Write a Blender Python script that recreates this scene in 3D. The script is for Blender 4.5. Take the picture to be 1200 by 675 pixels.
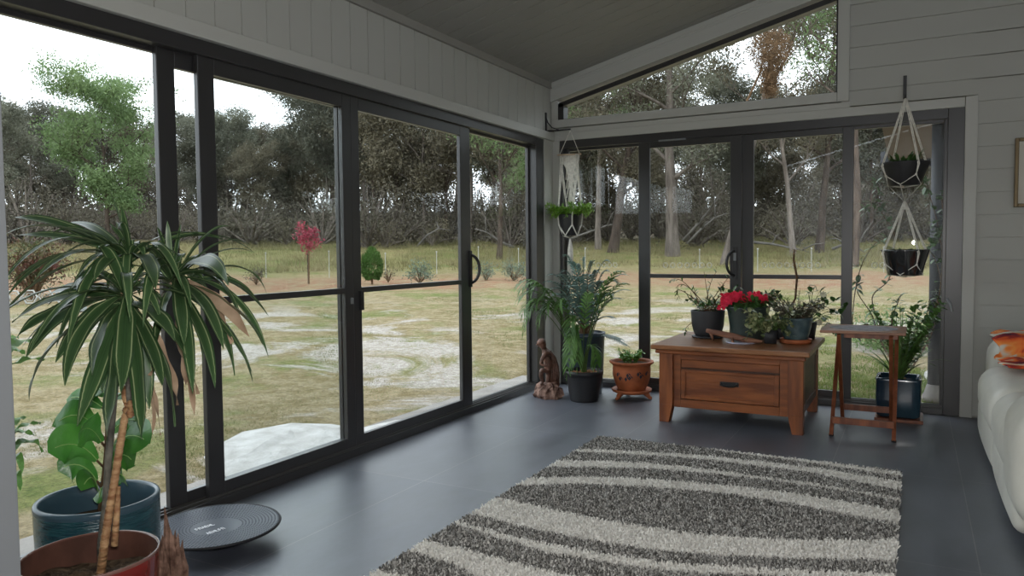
import bpy, bmesh, math, random
import numpy as np
from mathutils import Vector, Matrix, Euler
for o in list(bpy.data.objects): bpy.data.objects.remove(o, do_unlink=True)
S = bpy.context.scene; C = S.collection
PI = math.pi
# ------------------------------------------------------------------ camera
F_PX = 878.87; YAW, PIT, ROL = -0.49242, -0.0495194, -0.0088803
CAM = Vector((2.7813, -5.9378, 1.1613))
_cy, _sy, _cp, _sp = math.cos(YAW), math.sin(YAW), math.cos(PIT), math.sin(PIT)
FW = Vector((_sy*_cp, _cy*_cp, _sp)); RT0 = Vector((_cy, -_sy, 0)); UP0 = RT0.cross(FW)
RT = RT0*math.cos(ROL) + UP0*math.sin(ROL); UP = UP0*math.cos(ROL) - RT0*math.sin(ROL)
cd = bpy.data.cameras.new('camera'); cam = bpy.data.objects.new('camera', cd); C.objects.link(cam)
cam.matrix_world = Matrix(((RT.x, UP.x, -FW.x, CAM.x), (RT.y, UP.y, -FW.y, CAM.y), (RT.z, UP.z, -FW.z, CAM.z), (0, 0, 0, 1)))
cd.sensor_width = 36; cd.lens = 36*F_PX/1200; cd.clip_start = .02; cd.clip_end = 500
S.camera = cam
def at(px, py, depth):                      # photo pixel at a depth -> world point
    return CAM + depth*(FW + RT*((px-600)/F_PX) - UP*((py-337.5)/F_PX))
def at_plane(px, py, ax, val):
    d = FW + RT*((px-600)/F_PX) - UP*((py-337.5)/F_PX)
    return CAM + d*((val-CAM[ax])/d[ax])
# ------------------------------------------------------------------ light
w = bpy.data.worlds.new('overcast_sky'); S.world = w; w.use_nodes = True
nt = w.node_tree; bg = nt.nodes['Background']
bg.inputs[0].default_value = (.87, .935, 1, 1); bg.inputs[1].default_value = 2.5
sd = bpy.data.lights.new('sun', 'SUN'); sd.energy = .5; sd.angle = .6; sd.color = (1, .96, .9)
so = bpy.data.objects.new('sun', sd); C.objects.link(so); so.rotation_euler = (.55, -.25, 0)
fd = bpy.data.lights.new('camera_flash', 'POINT'); fd.energy = 80; fd.shadow_soft_size = .025; fd.color = (1, .97, .93)
fo = bpy.data.objects.new('camera_flash', fd); C.objects.link(fo); fo.location = CAM + UP*.07 + FW*.02
S.view_settings.view_transform = 'Standard'; S.view_settings.look = 'None'
S.view_settings.exposure = 0.6; S.view_settings.gamma = 1; S.view_settings.use_curve_mapping = False
# ------------------------------------------------------------------ materials
def M(name, col, rough=.6, spec=.5, metal=0, var=.0, vscale=8, col2=None, bump=0, bscale=40, coat=0, transl=0, rnd=0, stretch=None):
    m = bpy.data.materials.new(name); m.use_nodes = True; n = m.node_tree.nodes; l = m.node_tree.links
    b = n['Principled BSDF']; b.inputs['Roughness'].default_value = rough
    b.inputs['Specular IOR Level'].default_value = spec; b.inputs['Metallic'].default_value = metal
    b.inputs['Coat Weight'].default_value = coat; b.inputs['Coat Roughness'].default_value = .08
    c = (*col, 1); b.inputs['Base Color'].default_value = c
    tc = n.new('ShaderNodeTexCoord'); vec = tc.outputs['Object']
    if stretch:
        mp = n.new('ShaderNodeMapping'); mp.inputs['Scale'].default_value = stretch; l.new(vec, mp.inputs[0]); vec = mp.outputs[0]
    out = None
    if var or col2:
        nz = n.new('ShaderNodeTexNoise'); nz.inputs['Scale'].default_value = vscale; nz.inputs['Detail'].default_value = 5
        l.new(vec, nz.inputs['Vector'])
        r = n.new('ShaderNodeValToRGB'); r.color_ramp.elements[0].position = .35; r.color_ramp.elements[1].position = .65
        if col2: a, d = c, (*col2, 1)
        else: a = tuple(x*(1-var) for x in col)+(1,); d = tuple(min(1, x*(1+var)) for x in col)+(1,)
        r.color_ramp.elements[0].color = a; r.color_ramp.elements[1].color = d
        l.new(nz.outputs[0], r.inputs[0]); out = r.outputs[0]; l.new(out, b.inputs['Base Color'])
    if rnd:
        oi = n.new('ShaderNodeObjectInfo'); hs = n.new('ShaderNodeHueSaturation')
        mr = n.new('ShaderNodeMapRange'); mr.inputs[3].default_value = 1-rnd; mr.inputs[4].default_value = 1+rnd
        l.new(oi.outputs['Random'], mr.inputs[0]); l.new(mr.outputs[0], hs.inputs['Value'])
        if out: l.new(out, hs.inputs['Color'])
        else: hs.inputs['Color'].default_value = c
        l.new(hs.outputs[0], b.inputs['Base Color']); out = hs.outputs[0]
    if bump:
        nb = n.new('ShaderNodeTexNoise'); nb.inputs['Scale'].default_value = bscale; nb.inputs['Detail'].default_value = 4
        l.new(vec, nb.inputs['Vector']); bp = n.new('ShaderNodeBump'); bp.inputs['Strength'].default_value = bump; bp.inputs['Distance'].default_value = .02
        l.new(nb.outputs[0], bp.inputs['Height']); l.new(bp.outputs[0], b.inputs['Normal'])
    if transl:
        t = n.new('ShaderNodeBsdfTranslucent'); mx = n.new('ShaderNodeMixShader'); mx.inputs[0].default_value = transl
        if out: l.new(out, t.inputs[0])
        else: t.inputs[0].default_value = c
        l.new(b.outputs[0], mx.inputs[1]); l.new(t.outputs[0], mx.inputs[2]); l.new(mx.outputs[0], n['Material Output'].inputs[0])
    return m
def wood(name, a, b_, stretch=(1, 12, 12), rough=.4, knots=True):
    m = M(name, a, rough, .5, 0, col2=b_, vscale=3.0, stretch=stretch, bump=.08, bscale=9)
    return m
m_frame = M('charcoal_aluminium', (.028, .027, .028), .32, .6, .0)
m_frame_in = M('aluminium_track', (.05, .048, .045), .4, .6)
m_paint = M('grey_wall_paint', (.40, .40, .37), .6, .3)
m_ceil = M('grey_ceiling_paint', (.27, .262, .24), .6, .25)
m_trim = M('grey_trim_paint', (.43, .43, .40), .45, .4)
m_alu = M('pale_grey_aluminium', (.22, .23, .24), .35, .5, .3)
m_black = M('black_iron', (.012, .012, .013), .45, .5)
m_white = M('white_cord', (.72, .70, .64), .9, .1, var=.12, vscale=60)
m_char = M('charcoal_pot', (.028, .029, .033), .5, .4, var=.15)
m_plast = M('black_plastic_pot', (.018, .018, .02), .45, .4)
m_navy = M('navy_glaze', (.012, .03, .055), .18, .6, col2=(.03, .07, .10), vscale=5, coat=.5)
m_teal = M('teal_glaze', (.008, .04, .055), .25, .5, col2=(.015, .07, .085), vscale=14, coat=.3, bump=.35, bscale=30, stretch=(1, 1, 6))
m_tealrim = M('blue_grey_rim_glaze', (.035, .07, .095), .3, .5)
m_red = M('oxblood_glaze', (.10, .007, .005), .12, .6, col2=(.18, .014, .009), vscale=7, coat=.8)
m_redrim = M('pale_worn_rim_glaze', (.15, .07, .055), .25, .5, coat=.5)
m_clay = M('unglazed_clay', (.075, .032, .022), .8, .2, var=.25, vscale=12)
m_terra = M('terracotta', (.36, .105, .04), .6, .3, var=.25, vscale=9)
m_soil = M('potting_soil', (.03, .02, .014), .95, .1, col2=(.10, .07, .045), vscale=35, bump=.8, bscale=60)
m_chest = wood('stained_pine', (.13, .035, .010), (.25, .075, .020), (1.2, 9, 9), .38)
m_chestv = wood('stained_pine_upright', (.13, .035, .010), (.25, .075, .020), (9, 9, 1.2), .38)
m_top = wood('weathered_pine_top', (.16, .06, .022), (.30, .13, .055), (1.2, 11, 9), .3)
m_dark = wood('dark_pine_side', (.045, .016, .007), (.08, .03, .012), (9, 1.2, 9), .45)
m_tray = wood('red_brown_timber', (.13, .035, .014), (.24, .075, .03), (9, 9, 1.5), .4)
m_trayt = wood('tray_top_timber', (.20, .085, .045), (.34, .16, .09), (1.5, 9, 9), .35)
m_drift = wood('driftwood', (.13, .05, .03), (.30, .14, .08), (2, 9, 9), .7)
m_carve = M('dark_carved_timber', (.05, .022, .014), .5, .4, col2=(.16, .075, .05), vscale=22, bump=.6, bscale=35)
m_carve2 = M('carved_root_base', (.05, .02, .014), .7, .3, col2=(.28, .17, .13), vscale=26, bump=1, bscale=30)
m_spike = M('dried_bark_sculpture', (.06, .03, .02), .8, .2, col2=(.25, .15, .11), vscale=24, bump=.8, bscale=40)
m_sofa = M('cream_leather', (.56, .54, .48), .42, .45, var=.06, vscale=5, bump=.25, bscale=9)
m_leafd = M('dark_green_leaf', (.03, .08, .02), .4, .5, col2=(.075, .16, .04), vscale=9, transl=.15)
m_leafb = M('blue_green_frond', (.06, .12, .10), .5, .4, col2=(.19, .28, .25), vscale=8, transl=.2)
m_leafg = M('fresh_green_leaf', (.045, .12, .02), .42, .5, col2=(.14, .27, .07), vscale=9, transl=.3)
m_leafy = M('bright_fern', (.15, .32, .03), .55, .3, col2=(.28, .46, .08), vscale=14, transl=.3)
m_fig = M('fiddle_leaf', (.03, .13, .02), .3, .5, col2=(.09, .28, .045), vscale=6, transl=.3, bump=.3, bscale=14)
m_dead = M('dead_leaf', (.24, .155, .095), .8, .2, col2=(.44, .32, .22), vscale=9, transl=.15)
m_stem = M('brown_stem', (.11, .065, .035), .75, .2, var=.3, vscale=25)
m_stemg = M('green_stem', (.07, .12, .03), .6, .3)
m_cane = M('golden_cane', (.22, .10, .045), .6, .3, col2=(.42, .26, .13), vscale=20, bump=.6, bscale=30, stretch=(1, 1, 3))
m_cane2 = M('dark_grey_cane', (.025, .024, .02), .7, .3, col2=(.16, .15, .12), vscale=14, bump=.5, bscale=40)
m_flow = M('crimson_petals', (.55, .01, .035), .5, .3, col2=(.80, .03, .09), vscale=20, transl=.2)
m_jade = M('jade_leaf', (.10, .27, .03), .4, .5, col2=(.20, .40, .06), vscale=14, transl=.2)
m_varie = M('cream_variegated_leaf', (.06, .13, .03), .4, .5, col2=(.50, .50, .28), vscale=14, transl=.2)
m_bluep = M('mottled_blue_glaze', (.035, .07, .085), .3, .5, col2=(.11, .16, .17), vscale=16, coat=.3)
m_stone = M('pale_stone', (.45, .38, .32), .7, .3, var=.3, vscale=12)
m_lav = M('pale_lavender_ceramic', (.45, .45, .55), .3, .5, var=.08)
m_disc = M('grey_rubber_disc', (.055, .065, .085), .45, .4, bump=.0)
m_blkrub = M('black_rubber', (.012, .012, .014), .6, .3)
m_mark = M('white_print', (.75, .77, .8), .6, .3)
m_brass = M('bronze_frame', (.12, .085, .04), .4, .5, .5)
m_mat = M('cream_mount', (.58, .56, .49), .8, .2)
m_art = M('faded_print', (.40, .38, .33), .8, .2, col2=(.55, .53, .46), vscale=7)
# glass
m_glass = bpy.data.materials.new('window_glass'); m_glass.use_nodes = True
n = m_glass.node_tree.nodes; l = m_glass.node_tree.links; n.remove(n['Principled BSDF'])
tr = n.new('ShaderNodeBsdfTransparent'); tr.inputs[0].default_value = (.93, .945, .94, 1)
gl = n.new('ShaderNodeBsdfGlossy'); gl.inputs['Roughness'].default_value = .0
lw = n.new('ShaderNodeLayerWeight'); lw.inputs[0].default_value = .5; pw = n.new('ShaderNodeMath'); pw.operation = 'POWER'; pw.inputs[1].default_value = 5
l.new(lw.outputs['Facing'], pw.inputs[0]); fr = n.new('ShaderNodeMath'); fr.operation = 'MULTIPLY_ADD'; fr.inputs[1].default_value = .95; fr.inputs[2].default_value = .024; l.new(pw.outputs[0], fr.inputs[0]); mx = n.new('ShaderNodeMixShader')
l.new(fr.outputs[0], mx.inputs[0]); l.new(tr.outputs[0], mx.inputs[1]); l.new(gl.outputs[0], mx.inputs[2]); l.new(mx.outputs[0], n['Material Output'].inputs[0])
# frosted sticker
m_frost = bpy.data.materials.new('frosted_film'); m_frost.use_nodes = True
n = m_frost.node_tree.nodes; l = m_frost.node_tree.links; b = n['Principled BSDF']
b.inputs['Base Color'].default_value = (.7, .7, .66, 1); b.inputs['Alpha'].default_value = .6
# striped dracaena leaf (uses the leaf's own UVs: U across the blade)
m_drac = bpy.data.materials.new('striped_leaf'); m_drac.use_nodes = True
n = m_drac.node_tree.nodes; l = m_drac.node_tree.links; b = n['Principled BSDF']; b.inputs['Roughness'].default_value = .36
uv = n.new('ShaderNodeUVMap'); sx = n.new('ShaderNodeSeparateXYZ'); l.new(uv.outputs[0], sx.inputs[0])
r = n.new('ShaderNodeValToRGB'); cr = r.color_ramp
G1, G2, Y1 = (.032, .072, .026, 1), (.055, .11, .04, 1), (.30, .35, .18, 1)
cr.elements[0].position = 0; cr.elements[0].color = G1; cr.elements[1].position = 1; cr.elements[1].color = G1
for p, c in ((.13, G1), (.16, Y1), (.185, Y1), (.21, G2), (.47, G1), (.5, G2), (.53, G1), (.79, G2), (.815, Y1), (.84, Y1), (.87, G1)):
    e = cr.elements.new(p); e.color = c
l.new(sx.outputs[0], r.inputs[0]); l.new(r.outputs[0], b.inputs['Base Color'])
t = n.new('ShaderNodeBsdfTranslucent'); l.new(r.outputs[0], t.inputs[0]); mx = n.new('ShaderNodeMixShader'); mx.inputs[0].default_value = .2
l.new(b.outputs[0], mx.inputs[1]); l.new(t.outputs[0], mx.inputs[2]); l.new(mx.outputs[0], n['Material Output'].inputs[0])
# vertex-colour material (patterns that belong to the thing itself)
def M_attr(name, rough=.8, spec=.2, nscale=60, namt=.35):
    m = bpy.data.materials.new(name); m.use_nodes = True; n = m.node_tree.nodes; l = m.node_tree.links
    b = n['Principled BSDF']; b.inputs['Roughness'].default_value = rough; b.inputs['Specular IOR Level'].default_value = spec
    a = n.new('ShaderNodeAttribute'); a.attribute_name = 'col'
    l.new(a.outputs['Color'], b.inputs['Base Color']); return m
m_pile = M_attr('shag_pile', .95, .05)
m_throw = M('flame_print_throw', (.62, .12, .03), .85, .1)
n = m_throw.node_tree.nodes; l = m_throw.node_tree.links
tc = n.new('ShaderNodeTexCoord'); nz = n.new('ShaderNodeTexNoise'); nz.inputs['Scale'].default_value = 5.5; nz.inputs['Detail'].default_value = 3; nz.inputs['Distortion'].default_value = 1.4
l.new(tc.outputs['Object'], nz.inputs['Vector']); r = n.new('ShaderNodeValToRGB'); cr = r.color_ramp
cr.elements[0].position = .30; cr.elements[0].color = (.04, .02, .05, 1); cr.elements[1].position = .8; cr.elements[1].color = (.62, .58, .50, 1)
for p, c in ((.40, (.30, .03, .03, 1)), (.47, (.72, .12, .03, 1)), (.55, (.80, .28, .07, 1)), (.60, (.60, .55, .47, 1))):
    e = cr.elements.new(p); e.color = c
l.new(nz.outputs[0], r.inputs[0]); l.new(r.outputs[0], n['Principled BSDF'].inputs['Base Color'])
# floor tiles
m_floor = bpy.data.materials.new('slate_tile'); m_floor.use_nodes = True
n = m_floor.node_tree.nodes; l = m_floor.node_tree.links; b = n['Principled BSDF']
tc = n.new('ShaderNodeTexCoord'); mp = n.new('ShaderNodeMapping'); mp.inputs['Location'].default_value = (-3.007, 1.648, 0)
l.new(tc.outputs['Object'], mp.inputs[0]); bk = n.new('ShaderNodeTexBrick'); bk.offset = 0; bk.squash = 1
bk.inputs['Scale'].default_value = 1; bk.inputs['Brick Width'].default_value = .6; bk.inputs['Row Height'].default_value = 1.2
bk.inputs['Mortar Size'].default_value = .0022; bk.inputs['Mortar Smooth'].default_value = .2
bk.inputs['Color1'].default_value = (.080, .087, .108, 1); bk.inputs['Color2'].default_value = (.094, .100, .120, 1); bk.inputs['Mortar'].default_value = (.16, .16, .165, 1)
l.new(mp.outputs[0], bk.inputs['Vector'])
nz = n.new('ShaderNodeTexNoise'); nz.inputs['Scale'].default_value = 2.2; nz.inputs['Detail'].default_value = 9; nz.inputs['Roughness'].default_value = .65
mp2 = n.new('ShaderNodeMapping'); mp2.inputs['Scale'].default_value = (2.4, 1, 1); l.new(tc.outputs['Object'], mp2.inputs[0]); l.new(mp2.outputs[0], nz.inputs['Vector'])
mr = n.new('ShaderNodeMapRange'); mr.inputs[1].default_value = .3; mr.inputs[2].default_value = .7; mr.inputs[3].default_value = .72; mr.inputs[4].default_value = 1.3; l.new(nz.outputs[0], mr.inputs[0])
mm = n.new('ShaderNodeVectorMath'); mm.operation = 'SCALE'; l.new(bk.outputs[0], mm.inputs[0]); l.new(mr.outputs[0], mm.inputs['Scale'])
l.new(mm.outputs[0], b.inputs['Base Color'])
mr2 = n.new('ShaderNodeMapRange'); mr2.inputs[3].default_value = .30; mr2.inputs[4].default_value = .48; l.new(nz.outputs[0], mr2.inputs[0]); l.new(mr2.outputs[0], b.inputs['Roughness'])
bp = n.new('ShaderNodeBump'); bp.inputs['Strength'].default_value = .12; bp.inputs['Distance'].default_value = .01; l.new(nz.outputs[0], bp.inputs['Height']); l.new(bp.outputs[0], b.inputs['Normal'])
b.inputs['Specular IOR Level'].default_value = .85
# ground: lawn, sand patches, red soil bed, rough grass, leaf litter
CR = (2.8, -5.9)
m_ground = bpy.data.materials.new('paddock_ground'); m_ground.use_nodes = True
n = m_ground.node_tree.nodes; l = m_ground.node_tree.links; b = n['Principled BSDF']; b.inputs['Roughness'].default_value = .95; b.inputs['Specular IOR Level'].default_value = .1
tc = n.new('ShaderNodeTexCoord')
def nzn(scale, detail=5, dist=0, rough=.55):
    z = n.new('ShaderNodeTexNoise'); z.inputs['Scale'].default_value = scale; z.inputs['Detail'].default_value = detail; z.inputs['Distortion'].default_value = dist; z.inputs['Roughness'].default_value = rough
    l.new(tc.outputs['Object'], z.inputs['Vector']); return z.outputs[0]
def ramp(src, a, b_, ca=(0, 0, 0, 1), cb=(1, 1, 1, 1)):
    r = n.new('ShaderNodeValToRGB'); r.color_ramp.elements[0].position = a; r.color_ramp.elements[1].position = b_
    r.color_ramp.elements[0].color = ca; r.color_ramp.elements[1].color = cb; l.new(src, r.inputs[0]); return r.outputs[0]
def mix(f, a, b_):
    x = n.new('ShaderNodeMix'); x.data_type = 'RGBA'
    l.new(f, x.inputs[0])
    for s, k in ((a, 6), (b_, 7)):
        if isinstance(s, tuple): x.inputs[k].default_value = s
        else: l.new(s, x.inputs[k])
    return x.outputs[2]
def mth(op, a, b_):
    x = n.new('ShaderNodeMath'); x.operation = op; x.use_clamp = False
    for s, k in ((a, 0), (b_, 1)):
        if isinstance(s, (int, float)): x.inputs[k].default_value = s
        else: l.new(s, x.inputs[k])
    return x.outputs[0]
vd = n.new('ShaderNodeVectorMath'); vd.operation = 'DISTANCE'; l.new(tc.outputs['Object'], vd.inputs[0]); vd.inputs[1].default_value = (CR[0], CR[1], 0)
R_ = mth('ADD', vd.outputs['Value'], mth('MULTIPLY', mth('SUBTRACT', nzn(.35), .5), 6))
straw = mix(ramp(nzn(5, 9, 0, .75), .42, .58), (0.158, 0.125, 0.062, 1), (0.250, 0.206, 0.130, 1))
green = mix(ramp(nzn(9, 6, 0, .7), .35, .65), (0.082, 0.106, 0.029, 1), (0.158, 0.163, 0.062, 1))
sand = mix(ramp(nzn(14, 8), .35, .65), (0.250, 0.221, 0.192, 1), (0.374, 0.346, 0.317, 1))
lawn = mix(ramp(nzn(.75, 7, .4, .62), .50, .64), straw, green)
sandm = mth('MULTIPLY', ramp(nzn(.55, 10, .8, .68), .51, .58), ramp(R_, 0, 1) if False else mth('SUBTRACT', 1, ramp(mth('DIVIDE', R_, 40), .33, .42)))
lawn = mix(sandm, lawn, sand)
redm = mth('MULTIPLY', ramp(mth('DIVIDE', R_, 40), .46, .50), mth('SUBTRACT', 1, ramp(mth('DIVIDE', R_, 40), .60, .66)))
red = mix(ramp(nzn(2.6, 8, 0, .7), .40, .60), (0.221, 0.173, 0.106, 1), (0.202, 0.106, 0.067, 1))
c1 = mix(redm, lawn, red)
rough_g = mix(ramp(nzn(.5, 8, 0, .7), .4, .62), (0.192, 0.163, 0.077, 1), (0.106, 0.120, 0.038, 1))
c2 = mix(ramp(mth('DIVIDE', R_, 40), .62, .72), c1, rough_g)
litter = mix(ramp(nzn(1.5, 8), .4, .6), (0.048, 0.041, 0.029, 1), (0.106, 0.086, 0.062, 1))
c3 = mix(ramp(mth('DIVIDE', R_, 80), .50, .58), c2, litter)
fine = ramp(nzn(38, 6, .5, .75), .36, .64, (.62, .62, .60, 1), (1.32, 1.32, 1.30, 1))
mm = n.new('ShaderNodeVectorMath'); mm.operation = 'MULTIPLY'; l.new(c3, mm.inputs[0]); l.new(fine, mm.inputs[1]); l.new(mm.outputs[0], b.inputs['Base Color'])
bp = n.new('ShaderNodeBump'); bp.inputs['Strength'].default_value = .7; bp.inputs['Distance'].default_value = .06; l.new(nzn(11, 8, 0, .75), bp.inputs['Height']); l.new(bp.outputs[0], b.inputs['Normal'])
m_gum = M('grey_green_foliage', (.085, .09, .065), .65, .25, col2=(.17, .17, .125), vscale=.8, transl=.3, rnd=.28)
m_gumo = M('olive_foliage', (.11, .098, .066), .65, .25, col2=(.20, .175, .12), vscale=.8, transl=.3, rnd=.28)
m_gumg = M('light_green_foliage', (.10, .16, .06), .6, .3, col2=(.20, .28, .12), vscale=.7, transl=.35)
m_thick = M('grey_scrub', (.075, .068, .052), .8, .2, col2=(.16, .145, .11), vscale=1.5, transl=.25, rnd=.3)
m_bark = M('grey_bark', (.085, .07, .06), .9, .15, col2=(.17, .145, .125), vscale=2.5, stretch=(3, 3, .6), bump=.5, bscale=8, rnd=.25)
m_barkd = M('dark_brown_bark', (.04, .03, .024), .9, .15, col2=(.10, .075, .06), vscale=2.5, stretch=(3, 3, .6), bump=.5, bscale=8, rnd=.25)
m_deadw = M('bleached_dead_wood', (.13, .12, .11), .85, .15, var=.25, vscale=3)
m_tuft = M('dry_grass', (.25, .21, .12), .9, .1, col2=(.16, .15, .07), vscale=.4, transl=.3)
m_tuftg = M('green_lawn_blades', (.08, .12, .03), .9, .1, col2=(.18, .165, .08), vscale=1.2, transl=.3)
m_tuftg2 = M('fresh_lawn_blades', (.09, .16, .035), .9, .1, col2=(.22, .25, .09), vscale=2, transl=.3)
m_redleaf = M('burgundy_leaf', (.20, .025, .05), .6, .3, col2=(.38, .07, .10), vscale=3, transl=.3)
m_maroon = M('maroon_leaf', (.10, .03, .025), .6, .3, col2=(.05, .09, .03), vscale=2, transl=.25)
m_conif = M('conifer_green', (.03, .075, .012), .7, .2, col2=(.07, .14, .03), vscale=6, transl=.2)
m_grevil = M('blue_grey_shrub_leaf', (.08, .12, .09), .7, .2, col2=(.16, .2, .15), vscale=4, transl=.2)
m_rust = M('rust_dead_foliage', (.11, .07, .042), .9, .1, col2=(.24, .155, .09), vscale=4, transl=.25)
m_rock = M('white_limestone', (.36, .345, .33), .85, .2, col2=(.48, .47, .46), vscale=7, bump=.7, bscale=18)
m_conc = M('pale_concrete', (.22, .205, .19), .85, .2, var=.15, vscale=5, bump=.3, bscale=40)
m_soff = M('pinkish_soffit', (.17, .13, .115), .8, .2)
m_gutter = M('dark_gutter_steel', (.035, .038, .045), .6, .3)
m_stake = M('white_stake_plastic', (.33, .33, .31), .6, .3)
# ------------------------------------------------------------------ mesh builder
def V(*a): return Vector(a)
class MB:
    def __init__(s): s.v = []; s.f = []; s.uv = {}
    def add(s, vs, fs, uvs=None):
        o = len(s.v); s.v += [tuple(x) for x in vs]; s.f += [tuple(i+o for i in f) for f in fs]
        if uvs:
            for i, u in enumerate(uvs): s.uv[o+i] = u
        return s
    def box(s, x0, x1, y0, y1, z0, z1):
        return s.add([(x0, y0, z0), (x1, y0, z0), (x1, y1, z0), (x0, y1, z0), (x0, y0, z1), (x1, y0, z1), (x1, y1, z1), (x0, y1, z1)],
                     [(0, 3, 2, 1), (4, 5, 6, 7), (0, 1, 5, 4), (1, 2, 6, 5), (2, 3, 7, 6), (3, 0, 4, 7)])
    def hexa(s, p):        # 8 corners: bottom 4 ccw, top 4
        return s.add(p, [(0, 3, 2, 1), (4, 5, 6, 7), (0, 1, 5, 4), (1, 2, 6, 5), (2, 3, 7, 6), (3, 0, 4, 7)])
    def bar(s, a, b, wx, wy, side=None):     # rectangular bar from a to b
        a, b = Vector(a), Vector(b); t = (b-a).normalized()
        sd = Vector(side) if side else (t.cross(V(0, 0, 1)) if abs(t.z) < .95 else V(1, 0, 0))
        sd = (sd - t*sd.dot(t)).normalized(); u = t.cross(sd)
        p = [a-sd*wx-u*wy, a+sd*wx-u*wy, a+sd*wx+u*wy, a-sd*wx+u*wy]; q = [x+(b-a) for x in p]
        return s.add(p+q, [(0, 1, 2, 3), (7, 6, 5, 4), (0, 4, 5, 1), (1, 5, 6, 2), (2, 6, 7, 3), (3, 7, 4, 0)])
    def tube(s, pts, rad, n=6, cap=True):
        pts = [Vector(p) for p in pts]
        if not hasattr(rad, '__len__'): rad = [rad]*len(pts)
        vs = []; t0 = (pts[1]-pts[0]).normalized(); sd = t0.cross(V(0, 0, 1))
        if sd.length < .1: sd = t0.cross(V(1, 0, 0))
        sd.normalize()
        for i, p in enumerate(pts):
            t = (pts[min(i+1, len(pts)-1)]-pts[max(i-1, 0)]).normalized(); sd = (sd-t*sd.dot(t))
            sd = sd.normalized() if sd.length > 1e-6 else t.orthogonal().normalized()
            u = t.cross(sd)
            for k in range(n):
                a = 2*PI*k/n; vs.append(p+(sd*math.cos(a)+u*math.sin(a))*rad[i])
        fs = [(i*n+k, i*n+(k+1) % n, (i+1)*n+(k+1) % n, (i+1)*n+k) for i in range(len(pts)-1) for k in range(n)]
        if cap: fs += [tuple(range(n))[::-1], tuple((len(pts)-1)*n+k for k in range(n))]
        return s.add(vs, fs)
    def lathe(s, c, prof, n=40, sq=0, cap=False, sx=1, sy=1):
        c = Vector(c); vs = []
        for r, z in prof:
            for k in range(n):
                a = 2*PI*k/n; vs.append((c.x+sx*r*math.cos(a), c.y+sy*r*math.sin(a), c.z+z))
        m = len(prof); fs = [(i*n+k, i*n+(k+1) % n, (i+1)*n+(k+1) % n, (i+1)*n+k) for i in range(m-1) for k in range(n)]
        if cap: fs += [tuple(range(n))[::-1], tuple((m-1)*n+k for k in range(n))]
        return s.add(vs, fs)
    def blob(s, c, rx, ry, rz, n=10, m=7, jit=0, rng=random):
        c = Vector(c); vs = []
        for i in range(m+1):
            th = PI*i/m
            for k in range(n):
                a = 2*PI*k/n; j = 1+jit*(rng.random()-.5)
                vs.append((c.x+rx*j*math.sin(th)*math.cos(a), c.y+ry*j*math.sin(th)*math.sin(a), c.z+rz*j*math.cos(th)))
        return s.add(vs, [(i*n+k, (i+1)*n+k, (i+1)*n+(k+1) % n, i*n+(k+1) % n) for i in range(m) for k in range(n)])
    def blade(s, p0, pc, p1, w, n=10, fold=.25, roll=0, prof=None, wave=0, flat=None):
        p0, pc, p1 = Vector(p0), Vector(pc), Vector(p1); h = (p1-p0); h.z = 0
        if h.length < .02: h = V(1, 0, 0)
        sd0 = flat if flat else h.normalized().cross(V(0, 0, 1)); vs = []; uvs = []
        ph = random.random()*6
        for i in range(n+1):
            t = i/n; p = p0*(1-t)**2+pc*2*t*(1-t)+p1*t*t; tg = (pc-p0)*(1-t)+(p1-pc)*t; tg.normalize()
            sd = (sd0-tg*sd0.dot(tg)); sd = sd.normalized() if sd.length > 1e-4 else tg.orthogonal().normalized()
            if roll: sd = Matrix.Rotation(roll, 3, tg) @ sd
            nn = sd.cross(tg); ww = w*(prof(t) if prof else math.sin(PI*min(1, .06+t*.94)**.75)**.8)
            wv = wave*w*math.sin(t*17+ph)
            vs += [p-sd*ww+nn*(fold*ww+wv), p, p+sd*ww+nn*(fold*ww-wv)]; uvs += [(0, t), (.5, t), (1, t)]
        fs = []
        for i in range(n):
            a = 3*i; fs += [(a, a+1, a+4, a+3), (a+1, a+2, a+5, a+4)]
        return s.add(vs, fs, uvs)
    def build(s, name, mat, parent=None, smooth=False, bevel=0, angle=None):
        org = V(0, 0, 0); q = parent
        while q: org += q.location; q = q.parent
        me = bpy.data.meshes.new(name); me.from_pydata([tuple(Vector(v)-org) for v in s.v], [], s.f)
        if s.uv:
            ul = me.uv_layers.new(name='UVMap'); li = np.empty(len(me.loops), np.int32); me.loops.foreach_get('vertex_index', li)
            tab = np.zeros((len(s.v), 2), np.float32)
            for k, u in s.uv.items(): tab[k] = u
            ul.data.foreach_set('uv', tab[li].ravel())
        me.materials.append(mat)
        if smooth: me.polygons.foreach_set('use_smooth', np.ones(len(me.polygons), bool))
        me.update()
        o = bpy.data.objects.new(name, me); C.objects.link(o); o.parent = parent
        if bevel:
            b = o.modifiers.new('bevel', 'BEVEL'); b.width = bevel; b.segments = 2; b.limit_method = 'ANGLE'
        return o
def empty(name, loc):
    o = bpy.data.objects.new(name, None); C.objects.link(o); o.location = loc; o.empty_display_size = .1; return o
def tag(o, label=None, cat=None, group=None, kind=None):
    if label: o['label'] = label
    if cat: o['category'] = cat
    if group: o['group'] = group
    if kind: o['kind'] = kind
    return o
def thing(name, loc, label, cat, group=None): return tag(empty(name, loc), label, cat, group)
def struct(o): o['kind'] = 'structure'; return o
def copy_tree(o, parent=None):
    c = o.copy(); C.objects.link(c); c.parent = parent
    for ch in list(o.children): copy_tree(ch, c)
    return c
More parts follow.
